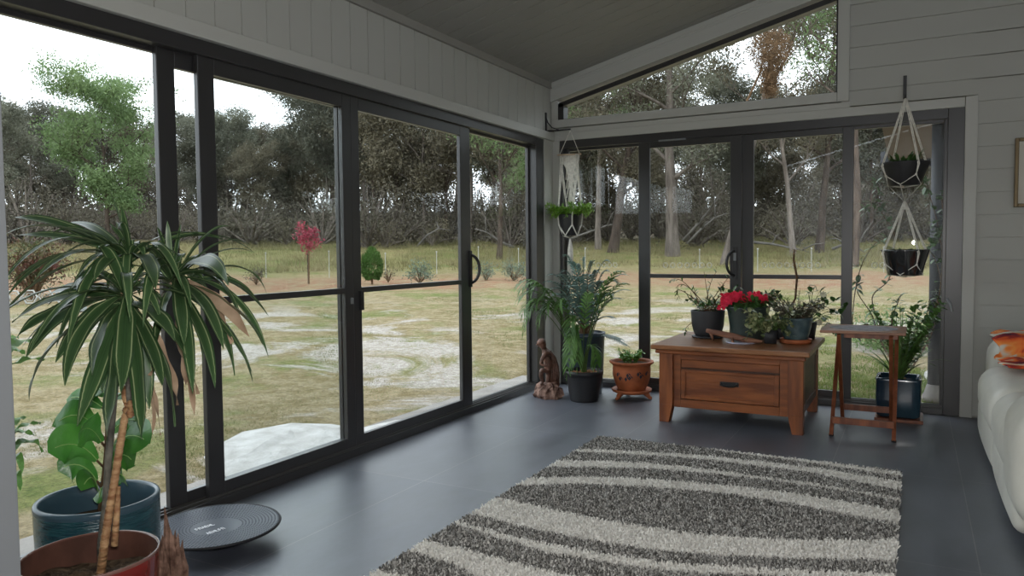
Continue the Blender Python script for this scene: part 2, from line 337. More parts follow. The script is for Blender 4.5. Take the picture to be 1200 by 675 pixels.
def rb(x0, x1, y0, y1, z0, z1, r, name, mat, parent, seg=4, bulge=0, subd=0):   # rounded, optionally bulged box
    bm = bmesh.new(); bmesh.ops.create_cube(bm, size=1)
    org = V(0, 0, 0); q = parent
    while q: org += q.location; q = q.parent
    cx, cy, cz = (x0+x1)/2, (y0+y1)/2, (z0+z1)/2; sx, sy, sz = x1-x0, y1-y0, z1-z0
    for v in bm.verts: v.co = V(v.co.x*sx, v.co.y*sy, v.co.z*sz)
    bmesh.ops.bevel(bm, geom=bm.edges[:], offset=r, segments=seg, affect='EDGES', profile=.5)
    if bulge:
        bmesh.ops.subdivide_edges(bm, edges=[e for e in bm.edges if e.calc_length() > max(r, .1)*1.2], cuts=7, use_grid_fill=True)
        for v in bm.verts:
            a, b_, c = 2*v.co.x/sx, 2*v.co.y/sy, 2*v.co.z/sz
            v.co.z += bulge*(1-a*a)*(1-b_*b_)*(1 if c > 0 else -.2)*abs(c); v.co.x += bulge*.7*(1-b_*b_)*(1-c*c)*a
            v.co.y += bulge*.5*(1-a*a)*(1-c*c)*b_
    for v in bm.verts: v.co += V(cx, cy, cz)-org
    me = bpy.data.meshes.new(name); bm.to_mesh(me); bm.free(); me.materials.append(mat)
    me.polygons.foreach_set('use_smooth', np.ones(len(me.polygons), bool))
    o = bpy.data.objects.new(name, me); C.objects.link(o); o.parent = parent; return o
# ================================================================== STRUCTURE
XR, YB = 5.6, -9.0                    # unseen right and rear limits of the room
SL = .248; ceil_z = lambda x: 2.59+SL*x
struct(MB().box(-.12, XR, YB, .12, -.1, 0).build('floor', m_floor))
# ceiling: planks running up the slope, pitch .155
m = MB(); y = .02
while y > YB:
    y1 = y-.155; g = .005
    m.hexa([(-.1, y1+g, ceil_z(-.1)), (XR, y1+g, ceil_z(XR)), (XR, y-g, ceil_z(XR)), (-.1, y-g, ceil_z(-.1)),
            (-.1, y1+g, ceil_z(-.1)+.02), (XR, y1+g, ceil_z(XR)+.02), (XR, y-g, ceil_z(XR)+.02), (-.1, y-g, ceil_z(-.1)+.02)])
    y = y1
m.hexa([(-.14, YB, ceil_z(-.14)+.012), (XR, YB, ceil_z(XR)+.012), (XR, .14, ceil_z(XR)+.012), (-.14, .14, ceil_z(-.14)+.012),
        (-.14, YB, ceil_z(-.14)+.2), (XR, YB, ceil_z(XR)+.2), (XR, .14, ceil_z(XR)+.2), (-.14, .14, ceil_z(-.14)+.2)])
struct(m.build('ceiling', m_ceil))
# left wall: grooved bulkhead over the doors, and a solid stretch beyond them
m = MB(); y = -.02
while y > YB:
    y1 = max(y-.1535, YB); m.box(-.11, 0, y1+.004, y-.004, 2.165, 2.60); y = y1
m.box(-.11, -.006, YB, .1, 2.12, 2.62); m.box(-.11, 0, YB, -5.02, 0, 2.17)
struct(m.build('wall_left', m_paint))
struct(MB().box(-.10, .035, -5.02, -.0, 2.10, 2.168).build('trim_1', m_trim, bevel=.004))      # lip above the doors
struct(MB().box(.0, .022, YB, .0, 2.545, 2.60).build('trim_2', m_ceil))                        # cornice
# corner post
m = MB().box(-.10, .012, -.175, .1, 0, 2.10).box(.0, .075, -.012, .1, 0, 2.10); struct(m.build('trim_3', m_trim))
# back wall weatherboards
m = MB(); P = .151; z = 1.825-13*P
xs_list = []
while z < 4.0:
    a, b_ = max(z, 0), z+P
    if b_ > 0:
        for (x0, x1, za, zb) in ((3.14, XR, 0, 9), (2.352, 3.14, 2.17, 9)):
            lo, hi = max(a, za), b_
            if lo >= hi: continue
            xs = max(x0, (hi-2.59-.02)/SL)
            if xs >= x1: continue
            m.hexa([(xs, -.014, lo+.004), (x1, -.014, lo+.004), (x1, .02, lo+.004), (xs, .02, lo+.004), (xs, -.003, hi), (x1, -.003, hi), (x1, .02, hi), (xs, .02, hi)])
    z += P
m.box(3.12, XR, .0, .1, 0, 2.7); m.hexa([(2.3, .0, 2.18), (XR, .0, 2.18), (XR, .1, 2.18), (2.3, .1, 2.18), (2.3, .0, ceil_z(2.3)), (XR, .0, ceil_z(XR)), (XR, .1, ceil_z(XR)), (2.3, .1, ceil_z(2.3))])
struct(m.build('wall_back', m_paint))
# transom boards between the doors and the sloping window
m = MB().box(.03, 3.066, -.02, .1, 2.10, 2.165).box(.03, 2.36, -.012, .1, 2.165, 2.205).box(.03, 2.273, -.026, .1, 2.212, 2.278)
struct(m.build('trim_4', m_trim, bevel=.003))
m = MB().box(3.068, 3.142, -.024, .1, 0, 2.168)
struct(m.build('trim_5', m_trim, bevel=.003))
struct(MB().box(2.275, 2.352, -.026, .1, 2.212, ceil_z(2.27)).build('trim_6', m_trim, bevel=.003))
# raking beam under the ceiling along the back wall
m = MB()
def rake(x0, x1, zoff0, zoff1, y0, y1):
    m.hexa([(x0, y0, ceil_z(x0)+zoff0), (x1, y0, ceil_z(x1)+zoff0), (x1, y1, ceil_z(x1)+zoff0), (x0, y1, ceil_z(x0)+zoff0),
            (x0, y0, ceil_z(x0)+zoff1), (x1, y0, ceil_z(x1)+zoff1), (x1, y1, ceil_z(x1)+zoff1), (x0, y1, ceil_z(x0)+zoff1)])
rake(0, 2.352, -.155, -.035, -.03, .1); rake(0, XR, -.04, .01, -.045, .1); rake(0, XR, -.055, -.03, -.037, .0)
struct(m.build('trim_7', m_trim, bevel=.003))
struct(MB().box(.0, .06, -.005, .1, 2.2, 2.45).build('trim_8', m_trim))
# sloping window
wn = struct(empty('window_1', (.1, .05, 2.28)))
m = MB()
m.hexa([(.07, .02, 2.278), (2.275, .02, 2.278), (2.275, .09, 2.278), (.07, .09, 2.278), (.07, .02, 2.288), (2.275, .02, 2.288), (2.275, .09, 2.288), (.07, .09, 2.288)])
zt = lambda x: 2.398+.2505*(x-.117)
m.hexa([(.07, .0, zt(.07)), (2.275, .0, zt(2.275)), (2.275, .09, zt(2.275)), (.07, .09, zt(.07)), (.07, .0, zt(.07)+.04), (2.275, .0, zt(2.275)+.04), (2.275, .09, zt(2.275)+.04), (.07, .09, zt(.07)+.04)])
m.box(.06, .112, .0, .09, 2.278, 2.42); m.box(2.262, 2.28, .0, .09, 2.278, 2.95)
m.build('frame', m_frame, wn)
MB().hexa([(.11, .05, 2.288), (2.265, .05, 2.288), (2.265, .056, 2.288), (.11, .056, 2.288), (.11, .05, zt(.11)), (2.265, .05, zt(2.265)), (2.265, .056, zt(2.265)), (.11, .056, zt(.11))]).build('glass', m_glass, wn)
# ---- doors.  L(): boxes on the left wall, given depth range x and run y
def rect_frame(m, ax, d0, d1, a0, a1, z0, z1, wl, wr, wt, wb):
    def bx(p0, p1, q0, q1):
        if ax == 0: m.box(d0, d1, p0, p1, q0, q1)
        else: m.box(p0, p1, d0, d1, q0, q1)
    bx(a0, a0+wl, z0, z1); bx(a1-wr, a1, z0, z1); bx(a0+wl, a1-wr, z1-wt, z1); bx(a0+wl, a1-wr, z0, z0+wb)
def sash(name, ax, d, a0, a1, z0, z1, wl, wr, wt, wb, mid=None, thick=.028, rings=None):
    base = (d, (a0+a1)/2, z0) if ax == 0 else ((a0+a1)/2, d, z0)
    r = struct(empty(name, base)); m = MB(); rect_frame(m, ax, d-thick/2, d+thick/2, a0, a1, z0, z1, wl, wr, wt, wb)
    m.build('sash_frame', m_frame, r, bevel=.003)
    if mid:
        m = MB()
        if ax == 0: m.box(d-.014, d+.014, a0+wl, a1-wr, mid[0], mid[1])
        else: m.box(a0+wl, a1-wr, d-.014, d+.014, mid[0], mid[1])
        m.build('mid_rail', m_frame, r, bevel=.002)
    m = MB()
    if ax == 0: m.box(d-.003, d+.003, a0+wl-.005, a1-wr+.005, z0+wb-.005, z1-wt+.005)
    else: m.box(a0+wl-.005, a1-wr+.005, d-.003, d+.003, z0+wb-.005, z1-wt+.005)
    g = m.build('glass', m_glass, r)
    if rings:
        for cx in rings:
            mm_ = MB(); nn = 14; vs = []
            for k in range(nn):
                a = 2*PI*k/nn
                vs += [(cx+.022*math.cos(a), d-.0045, 1.034+.024*math.sin(a)), (cx+.014*math.cos(a), d-.0045, 1.034+.016*math.sin(a))]
            mm_.add(vs, [(2*k, (2*k+2) % (2*nn), (2*k+3) % (2*nn), 2*k+1) for k in range(nn)]); mm_.build('ring_sticker', m_frost, r)
    return r
def outer(name, ax, sgn, a0, a1, wl, wr, head=2.035, sill=.045):
    r = struct(empty(name, (0, (a0+a1)/2, 0) if ax == 0 else ((a0+a1)/2, 0, 0))); m = MB()
    d0, d1 = (-.10, .004) if ax == 0 else (-.004, .10)
    rect_frame(m, ax, d0, d1, a0, a1, 0, 2.105, wl, wr, 2.105-head, sill)
    m.build('frame', m_frame, r, bevel=.003); m = MB()
    for t in (.012, .047, .083):
        e0, e1 = (-t-.003, -t+.003) if ax == 0 else (t-.003, t+.003)
        if ax == 0: m.box(e0, e1, a0+wl, a1-wr, sill, sill+.012)
        else: m.box(a0+wl, a1-wr, e0, e1, sill, sill+.012)
    m.build('track', m_frame_in, r); return r
outer('trim_9', 0, 1, -5.02, -.175, .06, .14)
sash('window_2', 0, -.085, -4.98, -3.76, .03, 2.045, .03, .02, .03, .03)
s3 = sash('door_1', 0, -.065, -3.816, -2.60, .045, 2.04, .088, .09, .075, .06)
s1 = sash('door_2', 0, -.030, -3.638, -2.622, .045, 2.04, .088, .070, .075, .065, mid=(.93, .962))
s2 = sash('door_3', 0, -.030, -2.622, -1.34, .045, 2.04, .070, .130, .075, .065, mid=(.93, .96))
sash('window_3', 0, -.075, -1.37, -.31, .03, 2.045, .03, .03, .03, .03)
# handles and latches
def arc_handle(r, cx, cy, cz, ax, w_, h_, rad=.011, nm='handle'):
    pts = []
    for k in range(13):
        a = -PI/2+PI*k/12
        if ax == 0: pts.append((cx+.004+.045*math.cos(a), cy+w_*math.cos(a), cz+h_*math.sin(a)))
        else: pts.append((cx-w_*math.cos(a), cy-.004-.045*math.cos(a), cz+h_*math.sin(a)))
    m = MB().tube(pts, rad, 8)
    if ax == 0: m.box(cx-.002, cx+.014, cy-.014, cy+.014, cz-h_-.03, cz+h_+.03)
    else: m.box(cx-.014, cx+.014, cy-.014, cy+.002, cz-h_-.03, cz+h_+.03)
    m.build(nm, m_black, r, smooth=False)
arc_handle(s2, -.016, -1.36, 1.035, 0, .055, .10)
m = MB().box(-.017, .004, -2.578, -2.556, .83, .94); m.build('latch_plate', m_black, s2)
MB().box(-.017, .0, -2.65, -2.64, .87, .905).build('latch_lever', m_alu, s2)
outer('trim_10', 1, 1, .075, 3.07, .03, .10)
rr = lambda a, b_, k: [a+(b_-a)*i/(k-1) for i in range(k)]
sash('window_4', 1, .075, .11, .80, .03, 2.045, .02, .03, .03, .03, rings=rr(.40, .55, 4))
d4 = sash('door_4', 1, .030, .775, 1.60, .045, 2.04, .095, .085, .055, .06, mid=(.93, .962), rings=rr(1.0, 1.355, 7))
d5 = sash('door_5', 1, .055, 1.60, 2.385, .045, 2.04, .085, .075, .05, .06, mid=(.93, .962), rings=rr(1.77, 2.15, 8))
sash('window_5', 1, .075, 2.36, 3.0, .03, 2.045, .02, .05, .03, .03, rings=[2.53, 2.58])
arc_handle(d4, 1.555, .016, 1.05, 1, .055, .095)
MB().box(1.545, 1.565, .0, .016, 1.07, 1.13).build('latch_lever', m_alu, d4)
MB().box(.95, 1.17, -.008, .01, 2.03, 2.042).build('track_clip', m_alu, d4)
m = MB(); m.tube([(2.985, .02, .80), (2.985, -.015, .805), (3.0, -.03, .78), (3.015, -.025, .72)], .010, 8); m.box(2.97, 3.005, -.002, .02, .72, .86)
w5 = [o for o in bpy.data.objects if o.name == 'window_5'][0]
m.build('latch_lever', m_alu, w5)
# unseen limits of the room, and the partition whose door post shows at the left edge
# (both open behind the photographer: unseen openings and curtains added for daylight and reflections)
struct(MB().box(XR, XR+.1, -3.4, .1, 0, 4.2).box(XR, XR+.1, YB, -3.4, 3.9, 4.2).build('wall_right', m_paint))
struct(MB().box(-.1, XR, YB-.1, YB, 3.6, 4.2).build('wall_rear', m_paint))
m_sheer = bpy.data.materials.new('added_sheer_curtain'); m_sheer.use_nodes = True
n = m_sheer.node_tree.nodes; l = m_sheer.node_tree.links; t = n.new('ShaderNodeBsdfTranslucent'); t.inputs[0].default_value = (.60, .61, .63, 1)
mx = n.new('ShaderNodeMixShader'); mx.inputs[0].default_value = .55; n['Principled BSDF'].inputs['Base Color'].default_value = (.7, .7, .7, 1)
l.new(n['Principled BSDF'].outputs[0], mx.inputs[1]); l.new(t.outputs[0], mx.inputs[2]); l.new(mx.outputs[0], n['Material Output'].inputs[0])
def curtain(p0, p1, lab):
    p0, p1 = Vector(p0), Vector(p1); u = (p1-p0); L = u.length; u.normalize(); nn = V(-u.y, u.x, 0); k = int(L/.04); vs = []
    for i in range(k+1):
        q = p0+u*(L*i/k)+nn*(.03*math.sin(i*1.1)); vs += [(q.x, q.y, .03), (q.x, q.y, min(3.7, ceil_z(q.x)-.05))]
    tag(MB().add(vs, [(2*i, 2*i+2, 2*i+3, 2*i+1) for i in range(k)]).build('added_sheer_curtain', m_sheer, None, smooth=True), lab, 'curtain')
curtain((.05, YB+.06, 0), (XR-.1, YB+.06, 0), 'unseen white sheer curtain added behind the photographer to spread daylight')
curtain((XR-.06, YB+.1, 0), (XR-.06, -3.45, 0), 'unseen white sheer curtain added right of the photographer to spread daylight')
m = MB().box(1.105, 1.179, -5.155, -5.10, 0, 2.42).box(1.168, 1.182, -5.165, -5.09, 0, 2.42); struct(m.build('trim_11', m_alu, bevel=.002))
struct(MB().box(0, 1.105, -5.18, -5.09, 0, ceil_z(0)).build('wall_front', m_paint))
# ================================================================== EXTERIOR GROUND
def gz(x, y):
    r = math.hypot(x-CR[0], y-CR[1])
    if r < 7: b_ = -.13
    elif r < 18: b_ = -.13+(r-7)/11*.30
    elif r < 26: b_ = .17+(r-18)/8*.26
    else: b_ = .43+(r-26)*.077
    return b_
rings = [0, 3, 5, 7, 9, 11, 14, 18, 22, 26, 30, 35, 40, 46, 54, 65, 80, 110]; NS = 96
vs = [(CR[0], CR[1], -.13)]; rg = random.Random(3)
for r in rings[1:]:
    for k in range(NS):
        a = 2*PI*k/NS; x, y = CR[0]+r*math.cos(a), CR[1]+r*math.sin(a)
        vs.append((x, y, gz(x, y)+(rg.random()-.5)*(.0 if r < 9 else .06 if r < 20 else .25)))
fs = [(0, 1+k, 1+(k+1) % NS) for k in range(NS)]
for i in range(len(rings)-2):
    fs += [(1+i*NS+k, 1+(i+1)*NS+k, 1+(i+1)*NS+(k+1) % NS, 1+i*NS+(k+1) % NS) for k in range(NS)]
g = MB(); g.add(vs, fs); go = struct(g.build('ground', m_ground, smooth=True))
def gpt(px, r):                     # ground point seen in photo column px, at distance r from the camera
    a = YAW+math.atan((px-600)/F_PX); x, y = CAM.x+r*math.sin(a), CAM.y+r*math.cos(a); return V(x, y, gz(x, y))
# concrete apron along the left doors and path right
struct(MB().box(-.62, -.125, -5.6, .6, -.12, -.07).build('path_left', m_conc))
struct(MB().box(-.118, 5, .14, .55, -.12, -.07).build('path_back', m_conc))
# ================================================================== TREES
def leafcloud(m, cs, rad, per, size, rng, droop=.5, asp=.33, flat=.7):
    cs = np.array(cs); n_ = len(cs)*per; c = np.repeat(cs, per, 0)
    p = c+rng.normal(size=(n_, 3))*np.array([rad, rad, rad*flat])*.55
    d = rng.normal(size=(n_, 3)); d[:, 2] -= droop; d /= np.linalg.norm(d, axis=1)[:, None]
    s = np.cross(d, rng.normal(size=(n_, 3))); s /= np.linalg.norm(s, axis=1)[:, None]
    L = size*rng.uniform(.6, 1.3, (n_, 1)); W_ = L*asp
    q = np.stack([p, p+d*L*.45-s*W_*.5, p+d*L, p+d*L*.45+s*W_*.5], 1).reshape(-1, 3)
    o = len(m.v); m.v += list(map(tuple, q.tolist())); m.f += [(o+4*i, o+4*i+1, o+4*i+2, o+4*i+3) for i in range(n_)]
def gum(name, seed, h, tr, bark, leaf, first=.45, nb=9, spread=.32, per=34, size=.17, lean=0, rad=.6, fork=False, up=.9, twigs=5):
    rg = random.Random(seed); rng = np.random.default_rng(seed); root = empty(name, (0, 0, 0)); tb = MB(); tips = []
    def branch(p, d, L, r, depth):
        pts = [p]; rs = [r]; q = p.copy(); dd = d.copy(); k = 5
        for i in range(k):
            dd = (dd+V(rg.uniform(-.22, .22), rg.uniform(-.22, .22), rg.uniform(-.08, .16))).normalized()
            q = q+dd*(L/k); pts.append(q.copy()); rs.append(r*(1-.75*(i+1)/k))
        tb.tube(pts, rs, 5 if depth else 6, cap=False)
        if depth >= 2: tips.append(tuple(pts[-1])); tips.append(tuple(pts[-2])); return
        for i in range(twigs-depth):
            j = rg.randint(2, k); a = rg.uniform(0, 2*PI); e = rg.uniform(.2, 1)
            nd = (dd*.7+V(math.cos(a)*.8, math.sin(a)*.8, e*.5)).normalized()
            branch(pts[j], nd, L*rg.uniform(.35, .55), rs[j]*.7+.004, depth+1)
        tips.append(tuple(pts[-1]))
    pts = []; rs = []; N = 9; off = V(0, 0, 0)
    for i in range(N+1):
        t = i/N; off += V(rg.uniform(-.05, .05)+lean/N, rg.uniform(-.05, .05), 0)*h*.12
        pts.append(V(off.x, off.y, t*h*.9-.1)); rs.append(tr*(1.25-.25*min(1, t*8))*(1-.8*t))
    tb.tube(pts, rs, 10, cap=False)
    for i in range(nb):
        t = first+(1-first)*(i+.5)/nb; k = min(N-1, int(t*N)); p = pts[k].lerp(pts[k+1], t*N-k); a = i*2.4+rg.uniform(-.5, .5)
        L = h*spread*(1.1-.55*abs(t-.65)/.4)*rg.uniform(.8, 1.15)
        branch(p, V(math.cos(a), math.sin(a), up*rg.uniform(.6, 1.3)).normalized(), L, tr*.42*(1.25-t), 0)
    branch(pts[-1], V(0, 0, 1), h*.13, rs[-1], 1)
    tb.build('trunk', bark, root, smooth=True)
    lm = MB(); leafcloud(lm, tips, rad, per, size, rng); lm.build('crown', leaf, root)
    return root
protos = [gum('eucalyptus_tree', 11, 9.5, .13, m_barkd, m_gum, .30, 12, .30, 34, .20),
          gum('eucalyptus_tree', 12, 10.5, .12, m_bark, m_gum, .38, 12, .27, 34, .20),
          gum('eucalyptus_tree', 13, 9, .11, m_barkd, m_gumo, .22, 13, .30, 36, .19),
          gum('eucalyptus_tree', 14, 8, .10, m_bark, m_gumo, .16, 14, .32, 32, .19)]
rg = random.Random(5)
GL = 'grey green eucalyptus standing in the dense bush at the far edge of the paddock'
first = [True]*4
def put(k, px, r, sc, rz=None, label=GL, group='eucalyptus trees of the far bush', szz=1):
    o = protos[k]
    if first[k]: first[k] = False
    else: o = copy_tree(protos[k])
    p = gpt(px, r); o.location = p; o.rotation_euler.z = rg.uniform(0, 6.28) if rz is None else rz; o.scale = (sc, sc, sc*szz)
    tag(o, label, 'tree', group); return o
# front row (px, distance, proto, scale) following the skyline of the photograph
for px, r, k, sc in ((8, 47, 0, .80), (40, 52, 1, .78), (210, 50, 1, .72), (236, 49, 0, .74), (268, 50, 1, .80), (300, 48, 2, .68), (330, 50, 0, .74),
                     (356, 50, 2, .80), (386, 45, 1, 1.05), (412, 44, 0, 1.0), (440, 43, 2, .98), (468, 42, 2, 1.1), (498, 41, 3, 1.15), (525, 42, 2, 1.1),
                     (552, 41, 1, 1.1), (580, 40, 0, 1.15), (606, 38, 3, 1.25), (640, 40, 2, 1.2), (668, 38, 0, 1.2), (700, 42, 3, 1.3), (752, 40, 2, 1.2),
                     (822, 42, 1, 1.15), (868, 41, 0, 1.1), (900, 43, 3, 1.2), (985, 40, 2, 1.2), (1020, 38, 0, 1.1), (1055, 40, 3, 1.3), (1095, 38, 1, 1.2), (1140, 40, 0, 1.2)):
    put(k, px, r, sc*(.86 if px < 400 else .97 if px < 600 else .84 if px < 730 else .74))
for i in range(34):     # second and third rows behind
    px = -60+i*37+rg.uniform(-12, 12); r = rg.uniform(54, 66); put(i % 4, px, r, (.78 if px < 360 else 1.1 if px < 640 else .85)*rg.uniform(.88, 1.05))
for i in range(26):
    px = -80+i*48+rg.uniform(-12, 12); r = rg.uniform(68, 82); put(i % 4, px, r, (.85 if px < 360 else 1.15 if px < 640 else .9)*rg.uniform(.85, 1.05))
for i in range(44):     # the bush carries on round the house to the right
    az = math.radians(7+i*1.75+rg.uniform(-.7, .7)); r = rg.uniform(42, 66); o = copy_tree(protos[i % 4]); x, y = CAM.x+r*math.sin(az), CAM.y+r*math.cos(az)
    o.location = (x, y, gz(x, y)); o.rotation_euler.z = rg.uniform(0, 6.28); o.scale = (rg.uniform(.85, 1.1),)*3; tag(o, GL, 'tree', 'eucalyptus trees of the far bush')
# singled-out trees
def place(o, px, r, sc=1, rz=0):
    o.location = gpt(px, r); o.scale = (sc,)*3; o.rotation_euler.z = rz; return o
t = gum('spreading_tree', 21, 7.1, .13, m_barkd, m_gumg, .20, 16, .38, 46, .15, rad=.5, up=.75)
tag(place(t, 128, 40), 'broad light green tree taller than its neighbours, seen through the leftmost pane', 'tree')
t = gum('eucalyptus_tree', 31, 11.5, .27, m_bark, m_gum, .28, 11, .26, 22, .15, rad=.6)
tag(place(t, 790, 31, 1, .5), 'thick pale grey trunked eucalyptus behind the second pane of the back wall', 'tree')
t = gum('eucalyptus_tree', 32, 9, .22, m_barkd, m_gumo, .3, 11, .3, 30, .16, lean=1.3, rad=.65)
tag(place(t, 716, 33, 1, -.3), 'leaning dark brown trunked eucalyptus beside the left hanging planter', 'tree')
t = gum('eucalyptus_tree', 33, 11, .17, m_barkd, m_gum, .3, 11, .28, 22, .15, lean=.5, rad=.6)
tag(place(t, 958, 33, 1, .9), 'tall straight dark eucalyptus behind the third pane of the back wall', 'tree')
t = gum('eucalyptus_tree', 34, 10, .12, m_bark, m_gumo, .3, 10, .28, 24, .16, lean=-1.0, rad=.6)
tag(place(t, 934, 32, 1, .2), 'forked grey eucalyptus leaning left of the dark straight trunk', 'tree')
t = gum('eucalyptus_tree', 35, 13.5, .15, m_bark, m_gumg, .5, 9, .24, 9, .13, lean=1.6, rad=.5)
tag(place(t, 838, 28, 1, 0), 'slender pale eucalyptus whose bare limbs cross the sky in the sloping window', 'tree')
t = gum('eucalyptus_tree', 36, 12.0, .16, m_barkd, m_gumg, .40, 13, .27, 30, .13, rad=.6)
tag(place(t, 1000, 27, 1, 0), 'tall leafy eucalyptus filling the right end of the sloping window', 'tree')
t = gum('eucalyptus_tree', 37, 11.0, .15, m_bark, m_gumg, .45, 10, .24, 24, .14, rad=.55)
tag(place(t, 700, 35, 1, 1), 'bright green topped eucalyptus at the narrow end of the sloping window', 'tree')
t = gum('eucalyptus_tree', 38, 8, .12, m_barkd, m_gumg, .3, 9, .34, 30, .15, rad=.55)
tag(place(t, 585, 31, 1, 1), 'small fresh green tree in front of the scrub beyond the corner pane', 'tree')
# scrub and undergrowth
def scrub(name, seed, w_, h_, leaf, nl=900, size=.15, twig=m_bark, nt_=16):
    rg2 = random.Random(seed); rng = np.random.default_rng(seed); root = empty(name, (0, 0, 0)); tb = MB(); tips = []
    for i in range(nt_):
        a = rg2.uniform(0, 6.28); e = rg2.uniform(.25, 1.2); d = V(math.cos(a)*math.cos(e)*w_*.5, math.sin(a)*math.cos(e)*w_*.5, math.sin(e)*h_)
        p1 = d*.55+V(rg2.uniform(-.15, .15), rg2.uniform(-.15, .15), .1)*w_*.3
        tb.tube([(0, 0, -.05), tuple(p1), tuple(d)], [.022*w_, .014*w_, .004*w_], 5, cap=False); tips += [tuple(p1), tuple(d), tuple(d*.8)]
    tb.build('twigs', twig, root, smooth=True)
    lm = MB(); leafcloud(lm, tips, w_*.22, max(1, nl//len(tips)), size, rng, .1, .35, .8); lm.build('foliage', leaf, root); return root
sp = [scrub('scrub_bush', 41, 4.2, 2.6, m_thick, 1600, .17), scrub('scrub_bush', 42, 3.6, 3.2, m_thick, 1500, .17), scrub('scrub_bush', 43, 3.2, 1.7, m_gumo, 1500, .14)]
f3 = [True]*3
SLb = 'low grey green scrub bush tangled under the trees behind the rough grass'
for i in range(64):
    k = i % 3; o = sp[k]
    if f3[k]: f3[k] = False
    else: o = copy_tree(sp[k])
    px = -40+i*19+rg.uniform(-8, 8); r = (44 if px < 360 else 40)+rg.uniform(-3.5, 5); o.location = gpt(px, r); s_ = rg.uniform(.75, 1.15)*(.85 if px < 360 else 1)
    o.scale = (s_,)*3; o.rotation_euler.z = rg.uniform(0, 6.28); tag(o, SLb, 'bush', 'scrub bushes under the far trees')
for i in range(40):
    k = i % 2; o = copy_tree(sp[k]); px = -60+i*31+rg.uniform(-8, 8); r = rg.uniform(50, 64); o.location = gpt(px, r); s_ = rg.uniform(1.2, 1.7)
    o.scale = (s_,)*3; o.rotation_euler.z = rg.uniform(0, 6.28); tag(o, SLb, 'bush', 'scrub bushes under the far trees')
for i in range(36):
    az = math.radians(7+i*2.1+rg.uniform(-.7, .7)); r = rg.uniform(38, 52); o = copy_tree(sp[i % 2]); x, y = CAM.x+r*math.sin(az), CAM.y+r*math.cos(az)
    o.location = (x, y, gz(x, y)); o.rotation_euler.z = rg.uniform(0, 6.28); o.scale = (rg.uniform(1, 1.5),)*3; tag(o, SLb, 'bush', 'scrub bushes under the far trees')
# fallen dead branches
def dead(pxs, r, label, rad=.07):
    pts = [at_plane(a, b_, 1, gpt(a, r).y) for a, b_ in pxs]; m = MB(); m.tube(pts, [rad*(1-.7*i/(len(pts)-1)) for i in range(len(pts))], 6)
    for i in range(1, len(pts)-1):
        d = V(rg.uniform(-1, 1), rg.uniform(-.5, .5), rg.uniform(.2, 1))*1.1; m.tube([pts[i], pts[i]+d*.5+V(0, 0, .1), pts[i]+d], [rad*.5, rad*.35, rad*.12], 5)
    base = Vector(pts[0]); base.z = gz(base.x, base.y)
    o = m.build('dead_branch', m_deadw, None, smooth=True); return tag(o, label, 'branch')
dead(((876, 283), (905, 286), (940, 293), (962, 300)), 33, 'long bleached log lying in grass beyond the third back pane')
dead(((806, 285), (822, 268), (838, 255), (852, 250)), 33, 'pale dead limb rising right of the thick grey trunk')
dead(((800, 282), (818, 262), (832, 245), (842, 232)), 34, 'thin forked dead branch leaning over the paler limb')
dead(((975, 292), (990, 286), (1004, 290), (1015, 297)), 32, 'bleached brushwood behind the vine in the right pane')
dead(((488, 290), (500, 276), (514, 268), (528, 270)), 38, 'curved white dead branch behind the small blue grey bush')
dead(((603, 290), (588, 284), (570, 272), (556, 268)), 36, 'pale dead limb low in the corner pane')
dead(((668, 280), (690, 272), (712, 264), (725, 262)), 35, 'pale fallen limb below the left hanging planter')
# rusty dead clump in the crown at the sloping window
pc = at(903, 74, 22.5); rng = np.random.default_rng(8); m = MB(); cs = []
for i in range(90):
    t = i/89; z = .9-1.8*t; rr_ = (.60*math.sin(PI*min(.5, .12+t*1.6)) if t < .3 else .60*(1-(t-.3)/.7)**.75)
    for q in range(3):
        a = rg.uniform(0, 6.28); d_ = rr_*math.sqrt(rg.random()); cs.append((pc.x+d_*math.cos(a), pc.y+d_*math.sin(a), pc.z+z))
leafcloud(m, cs, .16, 40, .09, rng, .3, .22, 1.0)
m.tube([pc+V(0, 0, -.9), pc, pc+V(-.1, 0, .6), pc+V(-.35, .1, -.3), pc+V(-.9, .2, -1.4)], [.02, .02, .025, .03, .04], 6)
tag(m.build('dead_leaf_clump', m_rust), 'rust brown cone shaped clump of dead foliage up in the sloping window', 'foliage clump')
# long grass, lawn tufts
def blades(name, pts, mat, h, wd, per, spread, seed, label):
    rng = np.random.default_rng(seed); pts = np.array(pts); n_ = len(pts)*per; b_ = np.repeat(pts, per, 0)
    b_ = b_+np.concatenate([rng.normal(size=(n_, 2))*spread, np.zeros((n_, 1))], 1); a = rng.uniform(0, 6.28, n_); s = np.stack([np.cos(a), np.sin(a), 0*a], 1)*wd
    hh = h*rng.uniform(.5, 1.3, (n_, 1)); tip = b_+np.concatenate([rng.normal(size=(n_, 2))*h*.4, np.zeros((n_, 1))], 1); tip[:, 2:] += hh
    q = np.stack([b_-s, b_+s, tip], 1).reshape(-1, 3); m = MB(); m.v = list(map(tuple, q.tolist())); m.f = [(3*i, 3*i+1, 3*i+2) for i in range(n_)]
    o = m.build(name, mat); return tag(o, label, 'grass', kind='stuff')
pts = []
for i in range(5200):
    r = 27+15*rg.random(); px = rg.uniform(-80, 1180); pts.append(tuple(gpt(px, r)-V(0, 0, .03)))
blades('rough_grass', pts, m_tuft, .28, .012, 9, .16, 1, 'long straw and green grass between the red soil bed and the bush')
pts = []
